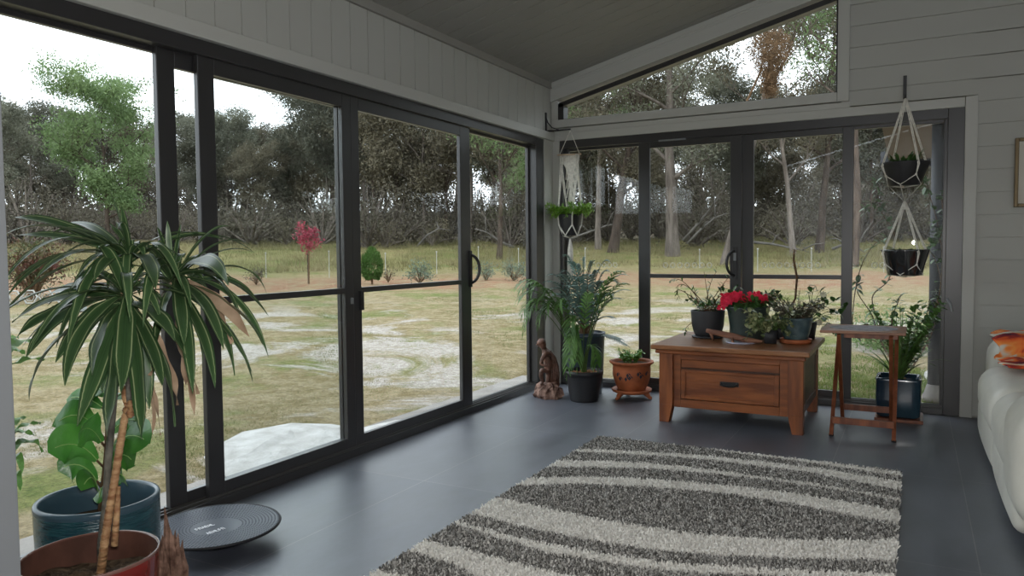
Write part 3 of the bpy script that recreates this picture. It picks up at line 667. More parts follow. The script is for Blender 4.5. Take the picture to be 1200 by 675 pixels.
for i in range(17000):
    r = 3.0+15*rg.random()**1.5; px = rg.uniform(-80, 1180) if r > 6 else rg.uniform(-20, 560); p = gpt(px, r)
    if p.x > -.7 and p.y < .6: continue
    if math.sin(p.x*1.7+math.sin(p.y*1.3)*1.5)+math.sin(p.y*2.1-p.x*.6) < -.1: continue
    pts.append(tuple(p-V(0, 0, .01)))
blades('lawn_tufts', pts, m_tuftg, .024, .003, 8, .05, 2, 'short patchy lawn blades just outside the glass doors')
# garden plants
def bushy(name, px, r, w_, h_, leaf, label, nl=1500, size=.06, cat='shrub', seed=1, nt_=14):
    o = scrub(name, seed, w_, h_, leaf, nl, size, m_stem, nt_); o.location = gpt(px, r); return tag(o, label, cat)
bushy('maple_shrub', 38, 19.5, 1.5, 1.25, m_maroon, 'dark maroon and green leafy shrub behind the hexagon edging', 2600, .10, seed=51, nt_=22)
bushy('grevillea_shrub', 492, 22, .75, .65, m_grevil, 'small blue grey bush right of the cone shaped conifer', 900, .07, seed=52)
bushy('low_shrub', 602, 22.5, .9, .6, m_grevil, 'low wide grey green bush near the corner pane edge', 900, .07, seed=53)
bushy('low_shrub', 570, 22, .6, .55, m_grevil, 'small pale green bush just right of the curved door handle', 600, .06, seed=54)
bushy('low_shrub', 300, 22.5, .55, .45, m_thick, 'tiny twiggy brown bush on the red soil left of the staked sapling', 500, .06, seed=55)
bushy('low_shrub', 455, 22.5, .5, .4, m_thick, 'sparse twiggy seedling between the conifer and the blue grey bush', 220, .05, seed=56)
bushy('low_shrub', 1062, 10, 1.2, .28, m_gumg, 'fresh green low bush behind the square blue pot', 2200, .06, seed=57)
# conifer
p = gpt(436, 21.5); o = thing('dwarf_conifer', p, 'upright bright green cone shaped conifer beside the door mullion', 'shrub')
MB().tube([p+V(0, 0, -.03), p+V(0, 0, .3)], .03, 6).build('trunk', m_stem, o); m = MB()
rng = np.random.default_rng(4); cs = []
for i in range(420):
    t = rg.random(); rr_ = .27*math.sin(PI*min(1, (t*.9+.12)))**.6; a = rg.uniform(0, 6.28); cs.append((p.x+rr_*math.cos(a), p.y+rr_*math.sin(a), p.z+.08+t*.85))
leafcloud(m, cs, .05, 12, .10, rng, -2.2, .2); m.build('foliage', m_conif, o)
# red sapling on stake
p = gpt(362, 22); o = thing('red_sapling', p, 'slim sapling with burgundy leaves tied to a dark stake in red soil', 'tree')
MB().tube([p+V(0, 0, -.05), p+V(.02, 0, .9), p+V(0, 0, 1.7)], [.02, .018, .008], 6).build('trunk', m_stem, o); m = MB()
MB().box(p.x-.03, p.x-.005, p.y-.02, p.y+.01, p.z-.05, p.z+.85).build('stake', m_barkd, o)
cs = [(p.x+rg.gauss(0, .14), p.y+rg.gauss(0, .14), p.z+1.35+rg.gauss(0, .17)) for i in range(60)]+[(p.x+rg.gauss(0, .07), p.y+rg.gauss(0, .07), p.z+.95+rg.gauss(0, .08)) for i in range(10)]
leafcloud(m, cs, .10, 9, .10, np.random.default_rng(5), .3, .4); m.build('foliage', m_redleaf, o)
# grassy plant in a pale tub at left
p = gpt(96, 17); o = thing('grass_tree', p, 'spiky green clumping plant behind the pale tub, left of the big potted plant', 'shrub'); m = MB()
for i in range(90):
    a = rg.uniform(0, 6.28); d = V(math.cos(a), math.sin(a), 0); L = rg.uniform(.35, .6)
    m.blade(p+V(0, 0, .05), p+d*L*.4+V(0, 0, L*1.0), p+d*L+V(0, 0, L*.75), .010, 4)
m.build('foliage', m_conif, o)
p = gpt(93, 16); o = MB().lathe(p, [(.001, 0), (.10, 0), (.13, .24), (.115, .24), (.1, .2), (.001, .2)], 16).build('garden_tub', M('pale_blue_tub', (.45, .52, .56), .6), None, smooth=True)
tag(o, 'small pale blue tub standing in front of the spiky clumping plant outside', 'tub')
for i, px in enumerate((2, 15, 34, 53, 72)):       # hexagonal edging loops
    p = gpt(px, 18.2); ax_ = RT0; m = MB()
    pts = [p+ax_*(.15*math.cos(a))+V(0, 0, .13+.15*math.sin(a)) for a in [PI*k/3 for k in range(7)]]; m.tube(pts, .018, 6)
    pts = [p+ax_*(.09*math.cos(a))+V(0, 0, .13+.09*math.sin(a)) for a in [PI*k/3 for k in range(7)]]; m.tube(pts, .008, 5)
    tag(m.build('edging_loop', m_stake), 'white hexagonal edging loop along the garden bed outside left', 'garden edging', 'hexagonal edging loops')
for px, r, h_, lb in ((312, 25, .95, 'left of the burgundy sapling'), (386, 25, 1.0, 'right of the burgundy sapling'), (452, 26, .85, 'just right of the cone shaped conifer'), (512, 26, .9, 'right of the small blue grey bush'),
      (561, 27, 1.0, 'beside the curved door handle'), (608, 26, 1.0, 'rightmost through the corner pane'), (686, 26, 1.0, 'right of the macrame tassel'), (762, 26, 1.0, 'at the left edge of the second back pane'),
      (820, 27, .8, 'in the middle of the second back pane'), (888, 26, .9, 'at the left edge of the third back pane'), (951, 26, .9, 'in the right half of the third back pane'), (1036, 25, .95, 'behind the climbing vine')):
    p = gpt(px, r); m = MB(); m.tube([p-V(0, 0, .05), p+V(0, 0, h_*.8)], .011, 6); m.blob(p+V(0, 0, h_*.8), .03, .03, .03, 6, 5)
    tag(m.build('garden_stake', m_stake), 'thin white topped stake, '+lb, 'stake', 'white topped garden stakes')
pts = []
for i in range(6000):
    px = rg.uniform(930, 1180); r = 6.4+9*rg.random()**1.5; p = gpt(px, r)
    if p.y < .6: continue
    if abs((p.x-2.6)+.55*(p.y-3.4)+.2*math.sin(p.y*2)) < .28: continue
    if math.sin(p.x*2.9+1)+math.sin(p.y*2.3-p.x) < -.3: continue
    pts.append(tuple(p-V(0, 0, .01)))
blades('side_lawn', pts, m_tuftg2, .045, .006, 9, .05, 6, 'fresher green grass outside the right pane beside the gravel path')
# flat rocks outside the left door
def rock(pts, z0, h_, label, seed, nm='flat_rock'):
    rg2 = random.Random(seed); m = MB(); n_ = len(pts); c = sum((V(*p, 0) for p in pts), V(0, 0, 0))/n_
    ringz = [(1.0, z0-.02), (1.02, z0+h_*.6), (.93, z0+h_), (.6, z0+h_*1.08), (.25, z0+h_*1.1)]; vs = []
    for s_, z in ringz:
        for p in pts: vs.append((c.x+(p[0]-c.x)*s_+rg2.uniform(-.01, .01), c.y+(p[1]-c.y)*s_+rg2.uniform(-.01, .01), z+rg2.uniform(-.012, .012)))
    fs = [(i*n_+k, i*n_+(k+1) % n_, (i+1)*n_+(k+1) % n_, (i+1)*n_+k) for i in range(4) for k in range(n_)]+[tuple(4*n_+k for k in range(n_))]
    m.add(vs, fs); return tag(m.build(nm, m_rock), label, 'rock')
rock([(-.22, -3.12), (-.55, -3.16), (-.90, -2.93), (-1.10, -2.50), (-.98, -2.16), (-.75, -2.02), (-.50, -2.10), (-.30, -2.4), (-.2, -2.8)], -.07, .07, 'large flat white rock lying just outside the sliding door', 1)
rock([(-.16, -2.5), (-.38, -2.45), (-.50, -2.1), (-.40, -1.75), (-.25, -1.6), (-.15, -1.9), (-.14, -2.2)], -.07, .055, 'narrow pale slab leaning on the corner of the large flat rock', 2)
for i, (px, py, s_) in enumerate(((1096, 458, .07), (1106, 464, .09), (1090, 445, .05))):
    p = at_plane(px, py, 2, -.11); pts = [(p.x+s_*math.cos(a)*rg.uniform(.8, 1.3), p.y+1.6*s_*math.sin(a)) for a in [2*PI*k/8 for k in range(8)]]
    rock(pts, -.13, .05+.02*i, ['white stone left of the verandah post foot', 'white stone right of the verandah post foot', 'smallest white stone on the path by the verandah post'][i], 5+i, 'white_stone')
# verandah roof and post at the right
vr = struct(MB().hexa([(2.50, .14, 2.36), (5.6, .14, 2.36), (5.6, 3.2, 2.10), (2.52, 3.2, 2.10), (2.50, .14, 2.42), (5.6, .14, 2.42), (5.6, 3.2, 2.16), (2.52, 3.2, 2.16)]).build('verandah_roof', m_soff))
struct(MB().box(2.44, 5.6, 3.2, 3.27, 2.02, 2.20).build('verandah_gutter', m_gutter))
o = thing('verandah_post', (2.955, 1.2, -.12), 'dark steel verandah post outside the right pane on a round foot', 'post')
MB().tube([(2.955, 1.2, -.1), (2.955, 1.2, 2.26)], .062, 20).build('shaft', m_gutter, o, smooth=True)
MB().lathe((2.955, 1.2, -.12), [(.001, 0), (.10, 0), (.10, .04), (.085, .07), (.065, .14)], 24).build('foot', m_conc, o, smooth=True)
# ================================================================== INTERIOR: FURNITURE
# --- blanket chest / coffee table
o = thing('coffee_table', (1.72, -.66, 0), 'chunky red brown pine coffee chest holding the pot plants', 'coffee table')
TZ = .524
m = MB().box(1.225, 2.228, -1.075, -.18, TZ-.032, TZ); m.build('table_top', m_top, o, bevel=.006)
MB().box(1.25, 2.203, -1.05, -.205, TZ-.06, TZ-.034).build('top_moulding', m_chest, o, bevel=.006)
def chleg(x, y, sx, sy):
    a = .05; m = MB(); w1 = .092; w0 = .066       # tapered on the inner side of the foot
    xa, xb = (x, x+w1) if sx > 0 else (x-w1, x); ya, yb = (y, y+w1*.8) if sy > 0 else (y-w1*.8, y)
    m.box(xa, xb, ya, yb, .12, TZ-.06)
    xc, xd = (x, x+w0) if sx > 0 else (x-w0, x)
    m.hexa([(xc, ya, 0), (xd, ya, 0), (xd, yb, 0), (xc, yb, 0), (xa, ya, .121), (xb, ya, .121), (xb, yb, .121), (xa, yb, .121)])
    m.build('leg', m_chestv, o, bevel=.003)
chleg(1.275, -1.04, 1, 1); chleg(2.19, -1.04, -1, 1); chleg(1.275, -.215, 1, -1); chleg(2.19, -.215, -1, -1)
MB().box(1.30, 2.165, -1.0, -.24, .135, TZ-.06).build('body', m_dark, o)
m = MB(); rect_frame(m, 1, -1.022, -1.0, 1.367, 2.098, .105, TZ-.062, .05, .05, .035, .055); m.build('front_frame', m_chest, o, bevel=.003)
dr = MB().box(1.425, 2.04, -1.014, -.99, .175, .355); dr = dr.build('drawer', m_chest, o, bevel=.002)
m = MB(); rect_frame(m, 1, -1.024, -1.008, 1.42, 2.045, .165, .362, .028, .028, .02, .022); m.build('drawer_moulding', m_chest, dr, bevel=.003)
m = MB().box(1.42, 2.045, -1.018, -.99, .375, .425); m.build('upper_rail', m_chest, o, bevel=.003)
m = MB().tube([(1.685, -1.02, .285), (1.685, -1.036, .283), (1.70, -1.040, .275), (1.735, -1.042, .272), (1.77, -1.040, .275), (1.785, -1.036, .283), (1.785, -1.02, .285)], .0065, 8).box(1.675, 1.795, -1.018, -1.013, .268, .298)
m.build('handle', m_black, dr)
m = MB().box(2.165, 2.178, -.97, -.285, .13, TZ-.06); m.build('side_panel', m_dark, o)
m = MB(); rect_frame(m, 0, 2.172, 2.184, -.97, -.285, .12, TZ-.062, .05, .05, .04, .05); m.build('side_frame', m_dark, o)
# --- pots helper
def pot_prof(rt, rb_, h, th=.012, soil=.03, lip=.0, belly=0):
    pr = [(.001, 0), (rb_*.96, 0), (rb_, .008)]
    for k in range(1, 8): t = k/8; pr.append((rb_+(rt-rb_)*t+belly*math.sin(PI*t), t*(h-.02)))
    pr += [(rt, h-.02-lip*.3), (rt+lip, h-.016), (rt+lip, h-.003), (rt+lip*.5, h), (rt-th, h-.002), (rt-th-.004, h-soil*1.4)]
    return pr
def pot(name, c, rt, rb_, h, mat, label, cat='plant pot', lip=0, belly=0, soil=.03, rim=None, pname='pot'):
    o = thing(name, c, label, cat)
    MB().lathe(c, pot_prof(rt, rb_, h, .012, soil, lip, belly), 44).build(pname, mat, o, smooth=True)
    rs = rt-.014+0; m = MB(); ns = 24; vs = [(c[0], c[1], c[2]+h-soil+.006)]
    for q in range(1, 4):
        for k in range(ns): a = 2*PI*k/ns; vs.append((c[0]+rs*q/3*math.cos(a), c[1]+rs*q/3*math.sin(a), c[2]+h-soil+rg.uniform(-.004, .006)))
    fs = [(0, 1+k, 1+(k+1) % ns) for k in range(ns)]+[(1+q*ns+k, 1+(q+1)*ns+k, 1+(q+1)*ns+(k+1) % ns, 1+q*ns+(k+1) % ns) for q in range(2) for k in range(ns)]
    m.add(vs, fs).build('soil', m_soil, o, smooth=True)
    return o
def sprout(m, c, n_, L, el=(.4, 1.3), w_=.008, seg=6, sag=.5, fold=.2, az=None, tm=None):
    for i in range(n_):
        a = rg.uniform(0, 6.28) if az is None else rg.uniform(*az); e = rg.uniform(*el); l_ = L*rg.uniform(.6, 1.15); d = V(math.cos(a)*math.cos(e), math.sin(a)*math.cos(e), math.sin(e))
        p = Vector(c)+V(rg.uniform(-.01, .01), rg.uniform(-.01, .01), 0); e1 = p+d*l_; e1.z -= l_*sag*math.cos(e)*rg.uniform(.5, 1.1); m.blade(p, p+d*l_*.6+V(0, 0, l_*.08), e1, w_, seg, fold)
def stemleaf(ms, ml, p0, pc, p1, r=.003, n_=8, L=.03, w_=.010, both=True, start=.25, droop=.2):
    p0, pc, p1 = map(Vector, (p0, pc, p1)); pts = [p0*(1-t)**2+pc*2*t*(1-t)+p1*t*t for t in [i/10 for i in range(11)]]
    ms.tube(pts, [r*(1-.6*i/10) for i in range(11)], 5, cap=False)
    for i in range(n_):
        t = start+(1-start)*(i+.5)/n_; p = p0*(1-t)**2+pc*2*t*(1-t)+p1*t*t; tg = ((pc-p0)*(1-t)+(p1-pc)*t).normalized()
        a = rg.uniform(0, 6.28); sd = tg.orthogonal().normalized(); sd = Matrix.Rotation(a, 3, tg) @ sd
        d = (sd+tg*.5+V(0, 0, -droop)).normalized(); l_ = L*rg.uniform(.7, 1.2); ml.blade(p, p+d*l_*.5+V(0, 0, l_*.1), p+d*l_, w_, 4, .15, prof=lambda t: math.sin(PI*min(1, .05+t*.95))**.7)
def frond(ms, ml, p0, pc, p1, n_=12, L=.09, w_=.008, ang=.9, start=.18, taper=True, droop=.15):
    p0, pc, p1 = map(Vector, (p0, pc, p1)); pts = [p0*(1-t)**2+pc*2*t*(1-t)+p1*t*t for t in [i/10 for i in range(11)]]
    ms.tube(pts, [.004*(1-.7*i/10) for i in range(11)], 5, cap=False); h = p1-p0; h.z = 0; h = h.normalized() if h.length > .01 else V(1, 0, 0); sd0 = h.cross(V(0, 0, 1))
    for i in range(n_+1):
        t = start+(1-start)*i/n_; p = p0*(1-t)**2+pc*2*t*(1-t)+p1*t*t; tg = ((pc-p0)*(1-t)+(p1-pc)*t).normalized()
        l_ = L*(math.sin(PI*(.2+.72*(i/n_)))**.6 if taper else 1)
        for s_ in ((-1, 1) if i < n_ else (0,)):
            d = (sd0*s_*math.sin(ang)+tg*math.cos(ang)).normalized() if s_ else tg
            e = p+d*l_; e.z -= droop*l_; ml.blade(p, p+d*l_*.5+V(0, 0, .1*l_), e, w_, 5, .2, flat=tg.cross(d).cross(d).normalized() if s_ else None)
# --- things on the chest
Z = TZ
# charcoal pot with straggly plant
c = (1.475, -.52, Z); o = thing('potted_plant', c, 'charcoal round pot with a straggly wiry plant, leftmost on the coffee chest', 'potted plant')
MB().lathe(c, [(.001, 0), (.10, 0), (.112, .006), (.112, .014), (.085, .014)], 40).build('saucer', m_char, o, smooth=True)
MB().lathe((c[0], c[1], Z+.012), [(.001, 0), (.085, 0), (.10, .03), (.113, .08), (.116, .13), (.120, .175), (.120, .185), (.108, .185), (.106, .16)], 44).build('pot', m_char, o, smooth=True)
MB().lathe((c[0], c[1], Z+.012), [(.001, .165), (.109, .162)], 24).build('soil', m_soil, o, smooth=True)
ms, ml = MB(), MB(); b0 = V(c[0], c[1], Z+.175)
for px, py, cx_, cy_ in ((797, 350, 780, 322), (784, 330, 800, 315), (805, 392, 795, 380), (840, 318, 830, 330), (868, 336, 850, 340), (848, 332, 845, 345), (825, 318, 828, 340), (812, 334, 815, 345), (860, 345, 850, 350), (792, 338, 800, 320), (856, 322, 845, 335)):
    p1 = at(px, py, 5.42); pc_ = at(cx_, cy_, 5.42); stemleaf(ms, ml, b0+V(rg.uniform(-.07, .07), rg.uniform(-.05, .05), 0), pc_, p1, .0035, 8, .045, .006)
for i in range(16):
    a = rg.uniform(0, 6.28); l_ = rg.uniform(.08, .16); q = b0+V(math.cos(a)*.05, math.sin(a)*.05, 0)
    stemleaf(ms, ml, q, q+V(math.cos(a)*l_*.4, math.sin(a)*l_*.4, l_*.8), q+V(math.cos(a)*l_, math.sin(a)*l_, l_*.7), .0025, 9, .045, .011, start=.1)
ms.build('stems', m_stem, o, smooth=True); ml.build('foliage', m_leafd, o)
# dark ribbed pot with crimson flowers
c = (1.757, -.52, Z); o = thing('potted_plant', c, 'large dark green grey tapered pot with crimson flowers on the coffee chest', 'potted plant')
n_ = 60; vs = []; prof = [(.001, 0), (.105, 0), (.11, .01), (.122, .08), (.131, .15), (.140, .21), (.144, .222), (.144, .235), (.133, .236), (.128, .2)]
for r_, z_ in prof:
    for k in range(n_):
        a = 2*PI*k/n_; q = r_*(1+(.012 if .01 < z_ < .215 else 0)*math.cos(a*30)); vs.append((c[0]+q*math.cos(a), c[1]+q*math.sin(a), Z+z_))
MB().add(vs, [(i*n_+k, i*n_+(k+1) % n_, (i+1)*n_+(k+1) % n_, (i+1)*n_+k) for i in range(len(prof)-1) for k in range(n_)]).build('pot', M('grey_green_glaze', (.03, .045, .042), .3, .5, col2=(.05, .065, .06), vscale=5), o, smooth=True)
MB().lathe(c, [(.001, .205), (.129, .2)], 24).build('soil', m_soil, o, smooth=True)
ms, ml = MB(), MB(); b0 = V(c[0], c[1], Z+.21)
for i in range(60):
    a = rg.uniform(0, 6.28); l_ = rg.uniform(.10, .22)*(.55 if math.sin(a) < -.2 else 1); q = b0+V(math.cos(a)*.07, math.sin(a)*.07, 0); stemleaf(ms, ml, q, q+V(math.cos(a)*l_*.3, math.sin(a)*l_*.3, l_*.7), q+V(math.cos(a)*l_*.8, math.sin(a)*l_*.8, l_*rg.uniform(.2, .75)), .0025, 7, .055, .014, start=.3)
ms.build('stems', m_stem, o, smooth=True); ml.build('foliage', m_leafd, o)
for (px, py, k) in ((852, 350, 30), (862, 348, 34), (871, 351, 26), (884, 348, 26), (893, 351, 12), (848, 356, 10)):
    m = MB()
    for i in range(k):
        p = at(px+rg.uniform(-6, 6), py+rg.uniform(-5, 5), 5.19+rg.uniform(-.04, .03))
        for q in range(5):
            a = 2*PI*q/5+rg.random(); d = V(math.cos(a), -.4, math.sin(a)).normalized()*.020; m.blade(p, p+d*.5+V(0, -.004, 0), p+d, .008, 3, .1, flat=V(-math.sin(a), 0, math.cos(a)))
    m.build('flower_head', m_flow, o)
# tall thin dry stem plant between pots
c = (1.955, -.40, Z); o = thing('potted_plant', c, 'tall thin brown stemmed plant rising above the dry leafy group on the chest', 'potted plant')
MB().lathe(c, [(.001, 0), (.05, 0), (.065, .1), (.055, .1), (.001, .09)], 24).build('pot', m_char, o, smooth=True)
ms, ml = MB(), MB(); pt = [at(x, y, 5.42) for x, y in ((934, 385), (932, 350), (934, 325), (930, 305), (931, 292))]; pt[0] = V(c[0], c[1], Z+.09)
ms.tube(pt, [.008, .008, .009, .008, .005], 6)
for i in range(40):
    k = rg.randint(1, 4); p = pt[k-1].lerp(pt[k], rg.random()); a = rg.uniform(0, 6.28); d = V(math.cos(a), math.sin(a), rg.uniform(-.6, .5))*.03; ml.blade(p, p+d*.6, p+d, .006, 4, .2)
for dx in (-.06, .05, .08): p = pt[-1]; ml.blade(p-V(0, 0, .02), p+V(dx*.5, 0, .015), p+V(dx, 0, -.005), .007, 5, .2)
ms.build('stem', m_stem, o, smooth=True); ml.build('foliage', m_dead, o)
# trailing variegated plant
c = (1.935, -.685, Z); o = thing('potted_plant', c, 'trailing plant with cream and green leaves between the flowers and the blue pot', 'potted plant')
MB().lathe(c, [(.001, 0), (.04, 0), (.05, .09), (.044, .09), (.001, .08)], 24).build('pot', m_char, o, smooth=True)
ms, ml = MB(), MB(); b0 = V(c[0], c[1], Z+.08)
for i in range(62):
    a = rg.uniform(0, 6.28); l_ = rg.uniform(.10, .27); q = b0+V(math.cos(a)*.03, math.sin(a)*.03, 0); dz = rg.uniform(-.3, .8)
    e = q+V(math.cos(a)*l_*.6, math.sin(a)*l_*.6, l_*dz); e.z = max(e.z, Z+.02)
    stemleaf(ms, ml, q, q+V(math.cos(a)*l_*.45, math.sin(a)*l_*.45, l_*.7), e, .0025, 7, .045, .014, start=.2)
ms.build('stems', m_stemg, o, smooth=True); ml.build('foliage', m_varie, o)
# mottled blue pot in terracotta saucer
c = (2.085, -.60, Z); o = thing('potted_plant', c, 'small mottled blue pot of bushy succulents in a terracotta saucer, right end of chest', 'potted plant')
MB().lathe(c, [(.001, 0), (.088, 0), (.10, .004), (.104, .03), (.094, .03), (.09, .012)], 40).build('saucer', m_terra, o, smooth=True)
MB().lathe((c[0], c[1], Z+.012), [(.001, 0), (.07, 0), (.085, .05), (.098, .10), (.102, .14), (.108, .15), (.106, .162), (.096, .162), (.09, .14)], 40).build('pot', m_bluep, o, smooth=True)
MB().lathe(c, [(.001, .155), (.093, .15)], 24).build('soil', m_soil, o, smooth=True)
ms, ml = MB(), MB(); b0 = V(c[0], c[1], Z+.15)
for i in range(90):
    a = rg.uniform(0, 6.28); l_ = rg.uniform(.07, .24); q = b0+V(math.cos(a)*.05, math.sin(a)*.05, 0)
    stemleaf(ms, ml, q, q+V(math.cos(a)*l_*.2, math.sin(a)*l_*.2, l_*.6), q+V(math.cos(a)*l_*.65, math.sin(a)*l_*.65, l_*rg.uniform(.3, .95)), .003, 16, .026, .009, start=.2, droop=0)
ms.build('stems', m_stem, o, smooth=True); ml.build('foliage', M('dusty_green_succulent', (.11, .15, .09), .6, .3, col2=(.26, .23, .17), vscale=9, transl=.1), o)
# glossy plant behind right corner
c = (2.12, -.33, Z); o = thing('potted_plant', c, 'glossy broad leaved plant reaching over the tray table corner from the chest', 'potted plant')
MB().lathe(c, [(.001, 0), (.055, 0), (.07, .12), (.06, .12), (.001, .11)], 24).build('pot', m_plast, o, smooth=True)
ms, ml = MB(), MB(); b0 = V(c[0], c[1], Z+.1)
for px, py in ((968, 345), (980, 352), (985, 368), (975, 380), (962, 340), (955, 335), (990, 360), (966, 372), (950, 342), (983, 388), (972, 362)):
    p1 = at(px, py, 5.45+rg.uniform(-.1, .1)); mid = (b0+p1)/2+V(0, 0, .05); stemleaf(ms, ml, b0, mid, p1, .003, 3, .06, .02, start=.4)
    for q in range(3):
        a = rg.uniform(0, 6.28); d = V(math.cos(a), rg.uniform(-.5, .5), math.sin(a)*.7).normalized()*.05; ml.blade(p1, p1+d*.5+V(0, 0, .006), p1+d, .018, 5, .15, prof=lambda t: math.sin(PI*min(1, .05+t*.95))**.6)
ms.build('stems', m_stemg, o, smooth=True); ml.build('foliage', m_leafd, o)
m_petal = M('cream_petals', (.6, .58, .42), .6, .3)
for px, py in ((965, 345), (960, 378), (966, 385)):
    p = at(px, py, 5.3); m = MB()
    for q in range(8): a = 2*PI*q/8; d = V(math.cos(a), -.3, math.sin(a))*.025; m.blade(p, p+d*.5, p+d, .009, 3, .1, flat=V(-math.sin(a), 0, math.cos(a)))
    m.build('flower', m_petal, o)
# driftwood, shells, coaster
m = MB(); m.tube([(1.52, -.745, Z+.075), (1.60, -.75, Z+.06), (1.70, -.76, Z+.045), (1.80, -.775, Z+.025), (1.90, -.78, Z+.018)], [.014, .02, .022, .02, .01], 8); m.tube([(1.70, -.76, Z+.04), (1.71, -.80, Z+.01), (1.715, -.82, Z+.006)], [.012, .009, .006], 6); m.tube([(1.55, -.745, Z+.06), (1.56, -.73, Z+.02), (1.56, -.72, Z+.006)], [.012, .009, .006], 6)
tag(m.build('driftwood', m_drift, None, smooth=True), 'reddish forked piece of driftwood propped in front of the flower pot', 'driftwood')
for i, (px, py, sc, lb) in enumerate(((823, 391, .024, 'rounded brown stone at the left end of the chest top'), (842, 391, .022, 'small knobbly shell in front of the charcoal pot'), (851, 392, .018, 'tiny pale shell beside the knobbly one'), (893, 393, .022, 'cream shell cluster lying right of the driftwood'), (902, 392, .018, 'small cream shell nearest the blue pot saucer'))):
    p = at_plane(px, py+3, 2, Z); m = MB(); m.blob(p+V(0, 0, sc*.5), sc*1.3, sc*.9, sc*.55, 10, 7, .25, rg); m.blob(p+V(sc*.8, .005, sc*.4), sc*.7, sc*.6, sc*.42, 8, 6, .25, rg)
    tag(m.build('shell' if i else 'stone', m_stone if i != 0 else m_clay, None, smooth=True), lb, 'shell' if i else 'stone')
p = at_plane(868, 402, 2, Z); tag(MB().lathe(p, [(.001, 0), (.085, 0), (.095, .004), (.095, .008), (.085, .009), (.001, .007)], 40).build('plate', m_lav, None, smooth=True), 'flat round pale lavender plate near the chest front edge', 'plate')
# --- tray table
o = thing('tray_table', (2.49, -.66, 0), 'folding red brown timber tray table on crossed legs beside the chest', 'side table'); TT = .645
m = MB().box(2.262, 2.745, -.86, -.42, TT-.018, TT); m.build('table_top', m_trayt, o, bevel=.004)
MB().box(2.40, 2.70, -.835, -.82, TT-.045, TT-.019).build('top_rail', m_tray, o); MB().box(2.34, 2.70, -.46, -.445, TT-.045, TT-.019).build('top_rail', m_tray, o)
for xx, nm in ((2.345, 'a'), (2.69, 'b')):
    s_ = 1 if xx < 2.5 else -1
    MB().bar((xx-.0, -.965, .0), (xx, -.46, TT-.024), .011, .017, (1, 0, 0)).build('leg', m_tray, o)
    MB().bar((xx+.026*s_, -.455, .0), (xx+.026*s_, -.84, TT-.024), .011, .017, (1, 0, 0)).build('leg', m_tray, o)
MB().box(2.345, 2.69, -.945, -.922, .075, .115).build('stretcher', m_tray, o, bevel=.002)
MB().box(2.371, 2.664, -.485, -.465, .075, .115).build('stretcher', m_tray, o, bevel=.002)
for xx in (2.345, 2.69): MB().lathe((xx, -.965, 0), [(.001, 0), (.014, 0), (.014, .012), (.001, .014)], 12).build('foot', m_blkrub, o)
m = MB(); n_ = 36; vs = [(2.50, -.64, TT+.0015)]+[(2.50+.20*math.cos(2*PI*k/n_)*(1+.03*math.cos(PI*k)), -.64+.17*math.sin(2*PI*k/n_)*(1+.03*math.cos(PI*k)), TT+.0015) for k in range(n_)]
m.add(vs, [(0, 1+k, 1+(k+1) % n_) for k in range(n_)]); vs2 = [(v[0], v[1], TT+.0003) for v in vs[1:]]; m.add(vs[1:]+vs2, [(k, (k+1) % n_, n_+(k+1) % n_, n_+k) for k in range(n_)])
tag(m.build('placemat', M('grey_lilac_mat', (.24, .23, .25), .7, .3, var=.3, vscale=30)), 'oval grey lilac mat lying on the tray table', 'placemat')
# --- square blue pot on timber board
o = thing('square_planter', (2.69, -.24, 0), 'square glossy navy pot on a timber board holding the vine, right of tray table', 'potted plant')
MB().box(2.56, 2.85, -.39, -.09, 0, .022).build('board', m_tray, o, bevel=.002)
m = MB(); pr = [(.118, .024), (.132, .04), (.136, .15), (.136, .265), (.14, .28), (.132, .29), (.12, .285), (.116, .24)]; n_ = 48; vs = []
for r_, z_ in pr:
    for k in range(n_):
        a = 2*PI*k/n_; cc, ss = math.cos(a), math.sin(a); q = r_/(abs(cc)**9+abs(ss)**9)**(1/9); vs.append((2.70+q*cc, -.24+q*ss, z_))
m.add(vs, [(i*n_+k, i*n_+(k+1) % n_, (i+1)*n_+(k+1) % n_, (i+1)*n_+k) for i in range(len(pr)-1) for k in range(n_)]+[tuple(range(n_))[::-1]]); m.build('pot', m_navy, o, smooth=True)
MB().box(2.585, 2.815, -.355, -.125, .24, .25).build('soil', m_soil, o)
ms, ml = MB(), MB(); b0 = V(2.69, -.24, .25); D = 6.02
def vine(pts, n_=6, L=.065, w_=.021):
    P_ = [b0+V(rg.uniform(-.06, .06), rg.uniform(-.06, .06), 0) if p is None else at(p[0], p[1], D+(p[2] if len(p) > 2 else 0)) for p in pts]; out = []
    for i in range(len(P_)-1):
        a, b_, c_, d_ = P_[max(0, i-1)], P_[i], P_[i+1], P_[min(len(P_)-1, i+2)]
        for k in range(6):
            t = k/6; out.append(.5*((2*b_)+(c_-a)*t+(2*a-5*b_+4*c_-d_)*t*t+(3*b_-a-3*c_+d_)*t**3))
    out.append(P_[-1]); ms.tube(out, [.006*(1-.55*i/len(out)) for i in range(len(out))], 5, cap=False)
    for i in range(n_*7):
        p = out[rg.randint(4, len(out)-1)]; a = rg.uniform(0, 6.28); l_ = L*rg.uniform(.6, 1.2); d = V(math.cos(a), rg.uniform(-.6, .2), rg.uniform(-1, .6)).normalized()*l_
        ml.blade(p, p+d*.5+V(0, 0, .008), p+d, w_, 5, .15, prof=lambda t: math.sin(PI*min(1, .05+t*.95))**.65)
vine([None, (1030, 395), (1022, 370), (1006, 345), (1003, 330)], 3)
vine([None, (1040, 400), (1015, 380), (1000, 392), (1001, 350), (1010, 310), (1026, 285), (1040, 278)], 6)
vine([None, (1035, 390), (1022, 350), (1040, 330), (1047, 312), (1060, 295)], 5)
vine([None, (1085, 390), (1096, 360), (1102, 330), (1094, 300), (1082, 290)], 4)
